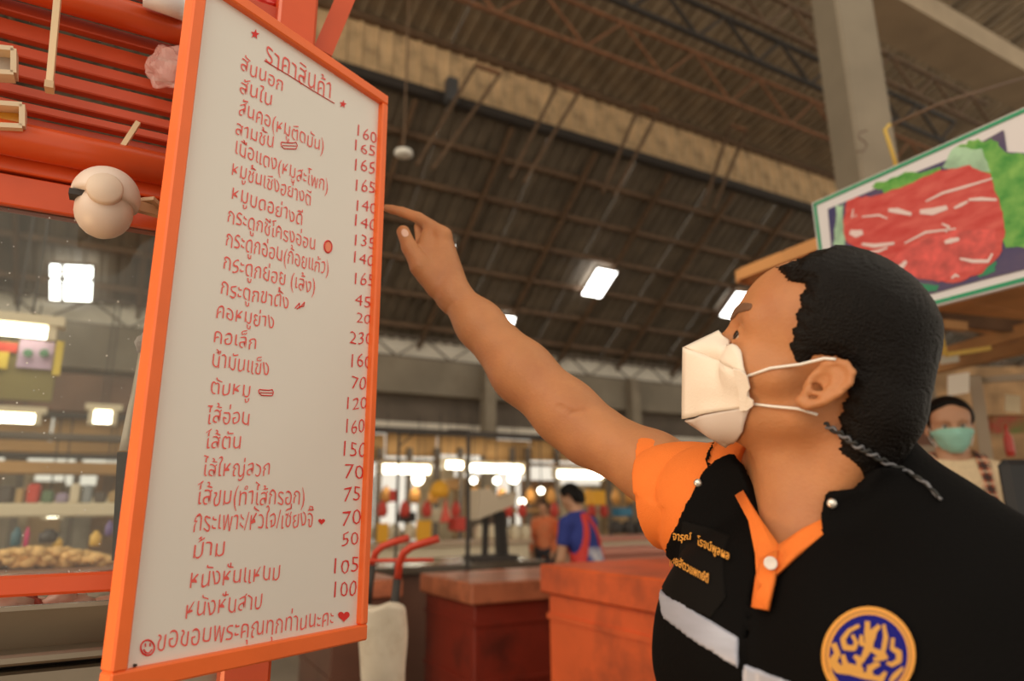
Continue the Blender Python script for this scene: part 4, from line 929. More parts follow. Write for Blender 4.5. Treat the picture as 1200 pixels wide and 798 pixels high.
def tube_lamp(label, x0, y, x1, v, r=.03, grp='tube lamps of the far stalls'):
    ua, za = hv(x0, y, v); ub, zb_ = hv(x1, y, v); z = (za+zb_)/2; t = thing('tube_lamp', label, 'lamp', UV((ua+ub)/2, v, z), grp)
    MB().tube([UV(ua, v, z), UV(ub, v, z)], r, 10).obj('tube', m_tubeL, t, True); MB().box(UV((ua+ub)/2, v+.0, z+r+.03), (UA, VA, ZA), (abs(ub-ua)/2+.05, .05, .025)).obj('holder', m_cream, t)
    for u in (ua+.1, ub-.1): MB().tube([UV(u, v, z+r+.05), UV(u, v, z+r+.9)], .006, 6).obj('hanging_wire', m_dk, t)
    for u in (ua, ub): MB().box(UV(u, v, z), (UA, VA, ZA), (.02, r*1.2, r*1.3)).obj('end_cap', m_cream, t)
for lb, x0, y, x1, v, r in (('long lit tube lamp right beside the lower right edge of the price board', 446, 550, 503, 11.5, .07), ('long lit tube lamp between the black pole and the beige scale', 545, 549, 612, 11.5, .07), ('lit tube lamp above the man in the blue shirt', 650, 556, 705, 11.8, .07),
    ('short lit tube lamp under the far fascia by the first black pole', 520, 545, 542, 11.0, .06), ('bright cool tube lamp over the coloured sign behind the glass', -12, 388, 62, 4.2, .03), ('long warm tube lamp low behind the glass at left edge', -20, 490, 45, 6.5, .035), ('short warm lamp behind the glass, left of the milky sheet', 107, 489, 134, 6.5, .05),
    ('small warm lamp low behind the glass above the yellow food, nearer left edge', 53, 601, 72, 7.0, .04), ('small warm lamp low behind the glass above the yellow food, beside board', 110, 597, 135, 7.0, .045), ('bright tube lamp behind the woman in the cream cardigan', 1158, 478, 1186, 5.2, .05)):
    tube_lamp(lb, x0, y, x1, v, r)
def bulb(label, x, y, v, r=.09):
    u, z = hv(x, y, v); t = thing('bulb_lamp', label, 'lamp', UV(u, v, z), 'bulbs of the far stalls'); MB().ball(UV(u, v, z), r, 14).obj('bulb', m_tubeL, t, True); MB().lathe(UV(u, v, z+r*.8), [(r*.4, 0), (r*.35, .12)], 10).obj('socket', m_dk, t); MB().tube([UV(u, v, z+r), UV(u, v, z+r+1.0)], .01, 6).obj('cord', m_dk, t)
for i, (x, y) in enumerate(((490, 561), (602, 560), (555, 563), (582, 563), (634, 575), (612, 588))): bulb(['glowing bulb below the tube lamp beside the board', 'glowing bulb right of the beige scale', 'glowing bulb just right of the tall black pole', 'glowing bulb directly above the beige scale', "glowing bulb left of the blue-shirted man's head", 'small glowing bulb above the orange vendor'][i], x, y, 11.3, .10 if i < 2 else .06)
# fascia beams of the far row: tan boards, each a piece
fb = thing('stall_fascia', 'long row of tan wooden fascia boards over the far stalls', 'fascia', UV(5, 12.4, 2.2))
zf1, zf0 = hv(560, 514, 12.4)[1], hv(560, 541, 12.4)[1]
me0 = None
for k in range(34):
    u = -9+k*1.05
    if me0 is None: me0 = MB().bbox((0, 0, 0), (UA, VA, ZA), (.51, .03, (zf1-zf0)/2), .01).obj('fascia_board', m_brn, fb, origin=np.zeros(3)); me = me0.data; me0.location = UV(u, 12.4, (zf0+zf1)/2)-ORG[fb.name]; continue
    o = me0.copy(); COL.objects.link(o); o.location = UV(u, 12.4, (zf0+zf1)/2+(k % 3)*.06)-ORG[fb.name]
rect('canopy_beam', 'dark canopy beam just under the far pale strip', 'beam', -100, 507, 1250, 513, 12.2, .2, m_dk)
rect('canopy_rail', 'thin dark rail under the tan fascia boards', 'beam', -100, 541, 1250, 545, 12.1, .1, m_steel)
ft = thing('far_posts', 'row of slim grey steel posts carrying the far stall fascia', 'posts', UV(5, 12.3, 0))
for x in (30, 95, 445, 480, 512, 540, 600, 618, 652, 712, 735, 1160, 1100): u, z = hv(x, 525, 12.3); MB().box(UV(u, 12.3, z/2), (UA, VA, ZA), (.045, .045, z/2)).obj('post', m_concd, ft)
# near black poles
for (x, y0, y1, v, w, lb) in ((549, 504, 664, 4.6, .034, 'tall black pole standing left of the beige scale'), (468, 506, 640, 5.2, .022, 'thin black pole with short side arm beside the board')):
    u, z1 = hv(x, y0, v); t = thing('black_pole', lb, 'pole', UV(u, v, 0), 'black poles behind the chests'); MB().tube([UV(u, v, 0), UV(u, v, z1)], w/2, 10).obj('shaft', m_blk, t); 
    MB().tube([UV(u, v, z1-.01), UV(u+(.22 if x < 500 else -.16), v, z1-.01)], w*.35, 8).obj('arm', m_blk, t)
    if x < 500: MB().tube([UV(u, v, z1-.12), UV(u+.12, v, z1-.01)], w*.3, 8).obj('arm_stay', m_blk, t)
# beige scale on black stand
u, z = hv(575, 592, 5.6); zct = hv(640, 656, 5.3)[1]; sc_ = thing('weighing_scale', 'beige hanging-dial weighing scale on a black stand beyond the red chest', 'scale', UV(u, 5.6, zct))
zb_ = ORG[sc_.name][2]
MB().add([UV(u+a*1.12, 5.6+o_, z+b*1.12) for o_ in (-.12, .12) for a, b in ((-.17, -.11), (.16, .0), (.19, .10), (.02, .05), (-.06, .13), (-.15, .12))], [(0, 1, 2, 3, 4, 5), (11, 10, 9, 8, 7, 6)]+[(i, (i+6), (i+1) % 6+6, (i+1) % 6) for i in range(6)]).obj('scale_hood', mat('scale_beige', (.55, .45, .33), .6), sc_)
for a in (-.06, .08, .15): MB().bar(UV(u+a, 5.6, zb_), UV(u+a*.8, 5.6, z-.05), .035, .05).obj('leg', m_blk, sc_)
MB().box(UV(u, 5.6, zb_+.02), (UA, VA, ZA), (.2, .15, .02)).obj('tray', m_dk, sc_)
# counters
def counter(label, x0, x1, y, v, dv, material, mtop):
    ua = hv(x0, y, v)[0]; ub, z = hv(x1, y, v); t = thing('stall_counter', label, 'counter', UV((ua+ub)/2, v+dv/2, 0), 'counters of the far stalls'); MB().bbox(UV((ua+ub)/2, v+dv/2, z-.03), (UA, VA, ZA), (abs(ub-ua)/2, dv/2, .03), .008).obj('worktop', mtop, t)
    MB().box(UV((ua+ub)/2, v+dv/2, (z-.06)/2), (UA, VA, ZA), (abs(ub-ua)/2-.05, dv/2-.05, (z-.06)/2)).obj('base', material, t); return t
counter('long dark wet counter behind the red chest under the beige scale', 400, 640, 656, 5.3, .9, m_cb, mat('wet_counter', (.10, .075, .055), .25))
counter('low pinkish counter behind the man in blue, under the sleeve', 700, 800, 640, 6.3, .7, m_pink, m_pink)
counter('long tiled counter under the far lamps, left of the orange vendor', 300, 625, 632, 9.5, .8, m_cream, mat('pale_top', (.55, .42, .3), .5)); counter('far counter right of the man in the blue shirt', 690, 860, 625, 9.0, .8, m_cream, m_pink)
# goods
GOODS = [('yellow_apron', 'yellow apron hanging on the far counter, left of the black pole', 'apron', 488, 610, 505, 634, 9.4, .05, m_y), ('yellow_apron', 'small yellow apron hanging next to the price board edge', 'apron', 442, 613, 455, 636, 9.4, .05, m_y),
 ('orange_box', 'orange box beside the orange vendor on the far counter', 'box', 655, 610, 664, 630, 9.3, .3, m_ch), ('cream_case', 'cream showcase beyond the thin black pole', 'case', 512, 596, 530, 612, 10.8, .4, m_cream),
 ('red_box', 'red box on the far counter left of the tall black pole', 'box', 530, 606, 545, 622, 9.7, .3, mat('goods_red', (.6, .06, .04))), ('steel_pot', 'grey steel pot at the left end of the far counter', 'pot', 458, 622, 480, 632, 10.08, .3, m_ss),
 ('dark_case', 'dark case on the counter right of the scale', 'case', 600, 616, 622, 634, 10.7, .4, m_dk), ('blue_bowl', 'blue bowl on a shelf just left of the orange sleeve', 'bowl', 722, 595, 736, 605, 8.0, .2, mat('bowl_blue', (.02, .16, .28), .3)),
 ('wood_crate', 'tan crate hanging under the fascia left of the scale', 'crate', 520, 562, 534, 574, 10.9, .3, m_brn), ('yellow_box', 'yellow box above the shelf near the sleeve', 'box', 690, 575, 704, 592, 10, .3, m_y), ('dark_bag', 'dark bag on the far counter under the tube lamps', 'bag', 470, 600, 484, 612, 10.95, .3, m_dk),
 ('red_sign', 'small red board hung behind the thin black pole', 'board', 456, 574, 464, 588, 11, .05, mat('goods_red', (.6, .06, .04))), ('tan_shelf', 'tan shelf board behind the scale under the lamps', 'shelf', 590, 596, 650, 600, 11.1, .4, m_brn), ('grey_cabinet', 'grey cabinet behind the scale', 'cabinet', 556, 600, 588, 640, 10.9, .5, m_concd)]
for g in GOODS: rect(*g)
u, z = hv(515, 574, 10.2); t = thing('pendant_lamp', 'round yellow lampshade hanging left of the tall black pole', 'lampshade', UV(u, 10.2, z)); MB().lathe(UV(u, 10.2, z-.12), [(.13, 0), (.16, .1), (.11, .22), (.03, .27)], 16).obj('shade', m_y, t, True); MB().tube([UV(u, 10.2, z+.15), UV(u, 10.2, z+1.2)], .01, 6).obj('cord', m_dk, t)
u, z = hv(522, 612, 9.7); tag(MB().lathe(UV(u, 9.7, z), [(.09, 0), (.08, .03), (.035, .2), (.01, .33)], 14).obj('red_cone', mat('cone_red', (.75, .10, .06), .5), None, True), 'small red cone shaped cover on the far counter', 'cover')
# ---- behind the glass
rect('brown_fascia', 'broad brown fascia board behind the glass below the coloured sign', 'board', -80, 437, 205, 482, 6.6, .08, mat('fascia_brown_red', (.16, .085, .055), .7, var=.3, vscale=3))
sgn = thing('shop_sign', 'coloured banner with red, yellow and lilac areas behind the glass', 'sign', UV(*[hv(30, 430, 4.3)[0], 4.3], hv(30, 432, 4.3)[1]))
def srect(x0, y0, x1, y1, v, th, m_, nm='colour_field'):
    xc, yc = (x0+x1)/2, (y0+y1)/2; ua = hv(x0, yc, v)[0]; ub = hv(x1, yc, v)[0]; za = hv(xc, y1, v)[1]; zc_ = hv(xc, y0, v)[1]; MB().box(UV((ua+ub)/2, v, (za+zc_)/2), (UA, VA, ZA), (abs(ub-ua)/2, th/2, (zc_-za)/2)).obj(nm, m_, sgn)
srect(-60, 399, 66, 468, 4.34, .03, mat('banner_olive', (.20, .16, .045)), 'banner'); srect(-60, 399, 21, 410, 4.31, .01, mat('banner_red', (.55, .05, .03))); srect(21, 399, 63, 432, 4.31, .01, mat('banner_lilac', (.42, .30, .42)))
srect(-60, 410, 10, 430, 4.31, .01, mat('banner_yellow', (.65, .48, .06))); srect(64, 400, 73, 440, 4.3, .02, mat('banner_yellow', (.65, .48, .06)))
for x in (33, 52): u, z = hv(x, 414, 4.29); MB().lathe(UV(u, 4.285, z), [(.022, 0), (.022, .006)], 12, -VA, UA).obj('green_dot', mat('banner_green', (.06, .16, .09)), sgn)
rect('shelf_beam', 'grey beam behind the glass under the warm tube lamp', 'beam', -80, 508, 205, 516, 6.0, .1, m_concd); rect('shelf_board', 'tan shelf board behind the glass, at half height', 'board', -80, 541, 152, 556, 5.6, .1, m_brn)
rect('shelf_beam', 'dark beam just above the tan shelf board behind glass', 'beam', -80, 532, 205, 537, 5.8, .1, m_dk); rect('glass_case_top', 'pale showcase top behind the glass over the food', 'showcase', -80, 590, 140, 606, 5.0, .4, m_cream)
rect('case_back', 'brown case back behind the glass between beams', 'panel', -80, 518, 205, 531, 7.4, .1, m_brn)
zfc = hv(41, 664, 2.9)[1]
rng = random.Random(5); cols = [((.28, .30, .32), 'grey'), ((.10, .08, .07), 'dark'), ((.45, .30, .14), 'tan'), ((.55, .10, .08), 'red'), ((.13, .20, .12), 'green'), ((.35, .28, .40), 'lilac'), ((.7, .6, .45), 'cream')]
x = -20
k = 0
while x < 132:
    w = rng.uniform(9, 18); c_, nm = cols[k % 7]; h = rng.uniform(12, 24); rect('goods_packet', f'{nm} packet standing on the showcase behind the glass, {["at left edge", "left third", "near the middle", "near the middle", "right of the middle", "right third", "next to the board"][min(6, int((x+20)/22))]}', 'packet', x, 590-h, x+w, 590, 5.1, .12, mat('goods_'+nm, c_, .6), 'packets on the showcase behind the glass', .02); x += w+rng.uniform(2, 4); k += 1
rect('food_counter', 'steel food counter behind the glass carrying the yellow heap', 'counter', -60, 664, 142, 690, 2.9, .8, mat('counter_reddish', (.30, .16, .11), .4))
hp = MB()
for i in range(420):
    x = rng.uniform(-30, 126); yv = rng.random(); v = 2.75+rng.random()*.4; u, z = hv(x, 662-yv*18*(1-abs((x-50)/100)**2), v); hp.ball(UV(u, v, z), (.022, .018, .015), 6, .5)
o = hp.obj('fried_snacks', mat('fried_yellow', (.80, .50, .20), .5, var=.25, vscale=30), None, True); o['kind'] = 'stuff'; tag(o, 'long heap of pale yellow fried snacks behind the glass', 'food')
for x0, y0, x1, y1, nm, c_, lb in ((26, 618, 33, 641, 'pink_bottle', (.65, .03, .16), 'bright pink bottle behind the yellow snacks'), (11, 618, 24, 640, 'blue_jar', (.03, .12, .16), 'dark blue jar behind the yellow snacks at left'), (44, 620, 68, 636, 'dark_tray', (.04, .03, .03), 'dark tray behind the yellow snacks'), (104, 622, 118, 640, 'yellow_tub', (.75, .45, .08), 'yellow tub behind the right end of the snacks'), (122, 610, 132, 628, 'purple_bag', (.15, .10, .28), 'purple bag beside the price board edge'), (60, 630, 73, 642, 'yellow_tub', (.70, .40, .06), 'yellow tub behind the middle of the snacks')):
    u, z = hv((x0+x1)/2, y1, 3.3); w = abs(hv(x1, y1, 3.3)[0]-hv(x0, y1, 3.3)[0])/2; h = hv((x0+x1)/2, y0, 3.3)[1]-z
    tag(MB().lathe(UV(u, 3.3, z), [(w*.8, 0), (w, h*.1), (w, h*.7), (w*.5, h*.85), (w*.5, h)], 14).obj(nm, mat('col_'+nm, c_, .35), None, True), lb, nm.split('_')[1])
# back panels closing the stalls of the far row
m_bp = [mat('back_panel_%s' % n, c, .75, var=.35, vscale=1.3, dark=(.08, .05, .03), dscale=1.5, damt=.6) for n, c in (('tan', (.46, .30, .15)), ('cream', (.62, .50, .33)), ('brown', (.26, .14, .07)), ('grey', (.34, .30, .24)))]
bpn_ = thing('stall_back_wall', 'patchwork of tan, cream and brown panels closing the far stalls', 'wall', UV(5, 14.2, 0)); zt_ = hv(560, 548, 14.2)[1]
x = -130; k = 0
while x < 1300:
    w = rng.uniform(26, 60)
    if not (440 < x+w*.5 < 505 or 520 < x+w/2 < 548 or 588 < x+w/2 < 612):
        ua = hv(x, 590, 14.2)[0]; ub = hv(x+w, 590, 14.2)[0]; h = zt_*rng.uniform(.80, 1.0); MB().bbox(UV((ua+ub)/2, 14.2+.05*(k % 2), h/2), (UA, VA, ZA), ((ub-ua)/2, .04, h/2), .01).obj('back_panel', m_bp[k*7 % 4], bpn_)
    x += w; k += 1
def jars(label, cat, nm, grp, xs, y, v, r, h, m_, prof):
    z = None; first = None
    for i, x in enumerate(xs):
        u, z = hv(x, y, v)
        if 'glass' in label: z = zfc
        if first is None:
            first = MB().lathe((0, 0, 0), [(a*r, b*h) for a, b in prof], 12).obj(nm, m_, None, True, origin=np.zeros(3)); o = first
        else: o = first.copy(); COL.objects.link(o)
        o.location = UV(u, v, z); tag(o, label+', '+(['leftmost', 'second from left', 'third from left', 'fourth from left', 'fifth from left', 'sixth from left', 'seventh from left', 'eighth from left', 'ninth from left', 'tenth from left', 'eleventh from left'][i] if i < len(xs)-1 else 'rightmost'), cat, grp)
PJ = [(.85, 0), (1, .08), (1, .75), (.6, .85), (.65, .9), (.65, 1)]; PB = [(.5, 0), (.9, .15), (1, .45), (.7, .8), (.2, .95), (.35, 1)]
jars('cream lidded jar in the row on the far counter', 'jar', 'cream_jar', 'cream jars on the far counter', [430, 462, 480, 498, 562, 578, 590, 604, 616], 632, 9.7, .09, .22, m_cream, PJ)
jars('red packet hanging in the row under the far fascia', 'packet', 'red_packet', 'red packets hanging in the far stalls', [448, 474, 500, 534, 566, 596, 612, 650, 694, 708], 606, 10.4, .08, .26, mat('goods_red', (.6, .06, .04)), PB)
jars('orange bundle hanging from the far fascia', 'bundle', 'orange_bundle', 'orange bundles hanging in the far stalls', [452, 486, 508, 556, 572, 588, 622, 646, 666, 690, 722, 738], 590, 11.6, .10, .30, mat('bundle_orange', (.7, .33, .08)), PB)
jars('dark pot on the counter right of the man in the blue shirt', 'pot', 'dark_pot', 'dark pots right of the blue shirted man', [722, 736, 750], 625, 9.1, .11, .2, m_dk, PJ)
# ================================================================== RIGHT SIDE: MEAT SIGN, STALL, WOMAN
SP = K(951, 238, 2.3); SN = -UA     # sign lies along the market depth; faces the aisle
def sg_(px, py, off=0.): return hitp(px, py, UA, SP-UA*off)
D0 = -VA
def sc2(px, py): p = sg_(px, py)-SP; return p@D0, p[2]
zlo = sc2(969, 391)[1]; Lg = 1.35
ms = thing('meat_sign', 'white signboard with green border showing sliced raw beef on lettuce', 'sign', SP+D0*Lg/2+ZA*zlo)
def sp(s, z, off=0.): return SP+D0*s+ZA*z-UA*off
MB().box(sp(Lg/2, zlo/2, -.012), (D0, ZA, UA), (Lg/2, -zlo/2, .010)).obj('board', mat('sign_white', (.74, .70, .72), .5), ms)
m_gr = mat('sign_green', (.02, .30, .14), .5)
def srf(name, s0, s1, z0, z1, m_, off=.001): V_ = [sp(s0, z0, off), sp(s1, z0, off), sp(s1, z1, off), sp(s0, z1, off)]; return MB().sheet(V_, .0006, -UA).obj(name, m_, ms)
e_ = .011
srf('green_border', 0.006, Lg, -.004, -.004-e_, m_gr); srf('green_border', .006, Lg, zlo+.004, zlo+.004+e_, m_gr); srf('green_border', .006, .006+e_, -.004, zlo+.004, m_gr)
def spoly(name, pts, m_, off): V_ = [sg_(x, y, off) for x, y in pts]; V_ = V_+[sum(V_)/len(V_)]; n = len(pts); return raw(name, V_, [(k, (k+1) % n, n) for k in range(n)], m_, ms)
m_pb = mat('print_navy', (.035, .03, .13), .5, col2=(.12, .08, .14), vscale=8); m_pu = mat('print_purple', (.10, .06, .14), .5)
spoly('print_background', [(970, 245), (1010, 228), (1060, 207), (1120, 183), (1176, 152), (1180, 178), (1215, 180), (1215, 312), (1150, 328), (1085, 346), (1030, 350), (975, 300)], m_pb, .0015)
def leafy(pts, seed, amp):
    rr = random.Random(seed); Q = []
    for i in range(len(pts)):
        a, b = pts[i], pts[(i+1) % len(pts)]
        for k in range(5): t = k/5; Q.append((a[0]*(1-t)+b[0]*t+rr.uniform(-amp, amp), a[1]*(1-t)+b[1]*t+rr.uniform(-amp, amp)))
    return Q
m_lg = mat('print_lettuce', (.04, .27, .03), .5, var=.5, vscale=28, col2=(.22, .48, .09)); m_lp = mat('print_lettuce_pale', (.36, .56, .38), .5, var=.3, vscale=20)
spoly('print_lettuce', leafy([(1120, 172), (1140, 165), (1165, 164), (1180, 180), (1215, 182), (1215, 290), (1180, 290), (1150, 240)], 1, 2.2), m_lg, .0022)
spoly('print_lettuce', leafy([(1020, 218), (1060, 203), (1105, 197), (1090, 212), (1040, 226)], 2, 2), m_lg, .0024); spoly('print_lettuce', leafy([(1105, 196), (1118, 172), (1150, 175), (1160, 200), (1130, 200)], 3, 1.5), m_lp, .0024)
spoly('print_lettuce', leafy([(980, 242), (988, 240), (990, 290), (976, 288)], 4, 1.5), m_lp, .0024); spoly('print_lettuce', leafy([(1070, 330), (1100, 335), (1098, 342), (1078, 342)], 5, 1.2), mat('print_dark_green', (.03, .25, .12)), .0024); spoly('print_lettuce', leafy([(1145, 320), (1168, 305), (1165, 318), (1148, 326)], 6, 1.2), mat('print_dark_green', (.03, .25, .12)), .0024)
m_bf = mat('print_beef_red', (.55, .035, .03), .5, var=.35, vscale=16, col2=(.68, .11, .09), stretch=(1, 1, 3)); m_bf2 = mat('print_beef_red_light', (.66, .09, .08), .5, var=.3, vscale=30); m_ft = mat('print_fat', (.80, .62, .60), .5)
spoly('print_beef', leafy([(993, 236), (1005, 231), (1030, 229), (1070, 214), (1100, 200), (1135, 194), (1160, 204), (1166, 222), (1176, 250), (1178, 270), (1172, 300), (1150, 320), (1118, 332), (1080, 327), (1040, 306), (1010, 300), (990, 280), (988, 255)], 7, 1.2), m_bf, .0030)
spoly('print_beef', leafy([(1045, 305), (1070, 285), (1120, 270), (1165, 268), (1168, 290), (1140, 315), (1100, 330), (1070, 325)], 8, 1.2), m_bf2, .0034)
def fat(pts, w):
    n = len(pts); XY = []
    for i, q in enumerate(pts):
        a, b = np.array(pts[max(0, i-1)], float), np.array(pts[min(n-1, i+1)], float); d = (b-a)/np.linalg.norm(b-a); ww = w*(.3+.7*math.sin(math.pi*(i+.4)/(n-.2))); XY += [(q[0]-d[1]*ww, q[1]+d[0]*ww), (q[0]+d[1]*ww, q[1]-d[0]*ww)]
    raw('print_fat', [sg_(x, y, .0042) for x, y in XY], [(2*i, 2*i+1, 2*i+3, 2*i+2) for i in range(n-1)], m_ft, ms)
for pts, w in (([(1041, 246), (1052, 247), (1068, 251)], 3.2), ([(1078, 248), (1092, 248), (1110, 243)], 4.2), ([(1085, 236), (1105, 226), (1130, 219), (1163, 209)], 1.6), ([(1135, 234), (1150, 233), (1168, 234)], 2.2), ([(1118, 244), (1126, 240), (1134, 236)], 2), ([(996, 272), (1003, 274), (1011, 272)], 4.5),
    ([(1010, 286), (1025, 288), (1048, 285)], 2.4), ([(1018, 296), (1030, 294), (1040, 290)], 1.6), ([(1060, 285), (1085, 272), (1120, 268)], 1.4), ([(1107, 284), (1114, 282), (1124, 280)], 3.0), ([(1125, 303), (1140, 306), (1158, 306), (1163, 297)], 2.2), ([(1050, 315), (1057, 312), (1062, 306)], 3), ([(1010, 254), (1030, 252), (1040, 256)], 1.3), ([(1115, 326), (1120, 322), (1124, 324)], 1.6), ([(1000, 245), (998, 255), (1004, 252)], 1.2), ([(1104, 262), (1112, 266), (1108, 272)], 1.8)): fat(pts, w)
# hanging supports of the sign
m_yp = mat('yellow_pipe', (.62, .42, .08), .5)
a = K(1038, 150, 2.75); t = thing('yellow_hook_pipe', 'bent yellow pipe rising behind the meat sign beside the pillar', 'pipe', K(1052, 205, 2.75)); MB().tube([K(1056, 215, 2.75), K(1046, 180, 2.75), K(1037, 152, 2.75), K(1043, 146, 2.75)], .008, 8).obj('pipe', m_yp, t, True); MB().tube([K(1043, 147, 2.76), K(1105, 120, 2.9), K(1210, 88, 3.1)], .006, 8).obj('stay', m_steel, t, True)
# awning behind the sign: orange brown boards, each a piece
zA_ = K(866, 317, 3.3); aw = thing('awning', 'orange brown board awning over the meat stall behind the sign', 'awning', zA_)
m_aw = mat('awning_board', (.62, .29, .10), .6, var=.2, vscale=3)
for k in range(9): MB().bbox(zA_+UA*(1.6)-VA*(.13+k*.262), (UA, VA, ZA), (1.6, .126, .012), .003).obj('awning_board', m_aw, aw)
MB().bar(zA_-ZA*.03, zA_-VA*2.4-ZA*.03, .05, .05).obj('edge_beam', m_aw, aw); MB().bar(zA_-ZA*.03, zA_+UA*3.2-ZA*.03, .05, .05).obj('edge_beam', m_aw, aw)
m_st = mat('stall_post_grey', (.36, .30, .22), .6); m_wd = mat('stall_wood_warm', (.45, .24, .09), .6, var=.2, vscale=6)
mst = thing('meat_stall', 'wood and pipe meat stall around the woman, below the beef sign', 'stall', K(1150, 520, 3.6)*np.array([1, 1, 0]))
def stick(name, label, cat, a, b, w, h, m_, group=None): return MB().bar(a, b, w, h).obj(name, m_, mst)
MB().bar(K(1166, 600, 3.3), np.array([*K(1166, 600, 3.3)[:2], 0]), .05, .04).obj('stall_post', m_st, mst)
stick('stall_post', 'slanting grey post right of the woman in the cream cardigan', 'post', K(1142, 440, 3.3), K(1166, 600, 3.3), .05, .04, m_st); stick('stall_rail', 'horizontal grey rail at top of the slanting post, right edge', 'rail', K(1142, 446, 3.35), K(1230, 440, 3.1), .03, .03, m_st)
stick('stall_beam', 'warm wooden beam rising to the right under the meat sign', 'beam', K(1104, 416, 3.6), K(1240, 376, 3.0), .05, .06, m_wd, 'beams above the woman'); stick('stall_beam', 'lower wooden beam above the woman, almost level', 'beam', K(1092, 432, 4.2), K(1240, 398, 3.6), .06, .07, m_wd, 'beams above the woman')
stick('stall_beam', 'dark wooden beam nearest the sign bottom at right edge', 'beam', K(1090, 372, 3.4), K(1240, 388, 3.1), .04, .06, m_steel, 'beams above the woman'); stick('yellow_rail', 'thin yellow rail over the woman, right of the black hair', 'rail', K(1108, 416, 3.2), K(1160, 408, 3.2), .02, .02, m_yp)
stick('yellow_upright', 'thin yellow upright directly under the corner of the meat sign', 'post', K(1096, 368, 3.2), K(1108, 416, 3.2), .02, .02, m_yp); stick('hanging_block', 'short tan wooden block hanging right of the yellow upright', 'block', K(1104, 380, 3.1), K(1132, 383, 3.1), .03, .04, m_wd)
def card(name, label, cat, x0, y0, x1, y1, d, m_, th=.01, tilt=0):
    a, b, c, e = K(x0, y0, d), K(x1, y0+tilt, d), K(x1, y1+tilt, d), K(x0, y1, d); o = MB().sheet([e, c, b, a], th).obj(name, m_, mst if name in ('brown_panel', 'pale_shelf', 'stall_backing') else None)
    return o if name in ('brown_panel', 'pale_shelf', 'stall_backing') else tag(o, label, cat)
card('price_card', 'pale paper price card hung above the woman in the cream cardigan', 'card', 1102, 417, 1124, 427, 3.3, mat('card_pale', (.62, .60, .50)), .004, -3); t = card('price_card', 'white and red price card directly over the head of the woman', 'card', 1111, 440, 1136, 464, 3.2, mat('card_white', (.78, .72, .62)), .004, -4)
card('price_card', 'cream card hung on the rail at the right edge', 'card', 1178, 462, 1196, 482, 3.4, mat('card_cream', (.70, .58, .38)), .004, 2); card('brown_panel', 'brown panel behind the black hair, left of the woman', 'panel', 1052, 468, 1095, 522, 3.6, mat('panel_brown', (.17, .08, .05)), .02)
card('red_goods', 'red and green packets on the shelf at the right edge', 'packets', 1163, 488, 1210, 508, 3.7, mat('goods_red_green', (.50, .05, .04), .5, col2=(.12, .26, .06), vscale=9), .08); card('pale_shelf', 'pale shelf behind the woman below the brown panel', 'shelf', 1048, 522, 1100, 530, 3.6, m_st, .1)
b = MB().lathe(K(1185, 535, 3.4), [(.018, 0), (.022, .03), (.020, .09), (.007, .13), (.007, .16)], 12).obj('sauce_bottle', mat('bottle_red', (.6, .07, .05), .3), None, True); tag(b, 'red sauce bottle on the shelf right of the slanting post', 'bottle')
card('stall_backing', 'warm brown back wall of the meat stall behind the woman', 'wall', 1040, 430, 1320, 640, 5.6, mat('backing_tan', (.42, .25, .12), .7, var=.4, vscale=5), .05)
def chair_f(p): q = p-K(1206, 575, 2.2); return np.maximum(np.abs(q@CF)-.03, el(q@CR, q[:, 2], 0*q[:, 2], (.085, .105, 1)))-.008
cc_ = K(1206, 575, 2.2); ch = thing('black_chair', 'black padded chair back at the right edge beside the woman', 'chair', (cc_[0], cc_[1], 0)); 
MB().bbox(cc_, (CR, ZA, np.cross(CR, ZA)), (.085, .10, .025), .02).obj('backrest', mat('chair_black', (.02, .02, .022), .6), ch)
sz = cc_[2]-.45; MB().bbox((cc_[0], cc_[1]-.18, sz), (CR, CF, ZA), (.2, .2, .03), .02).obj('seat', MATS['chair_black'], ch)
for a_ in (-.16, .16):
    for b_ in (-.34, -.02): MB().tube([(cc_[0]+a_, cc_[1]+b_, 0), (cc_[0]+a_, cc_[1]+b_, sz)], .014, 8).obj('leg', m_ss, ch)
MB().bar((cc_[0], cc_[1], sz), cc_-ZA*.09, .04, .02).obj('back_support', m_ss, ch)
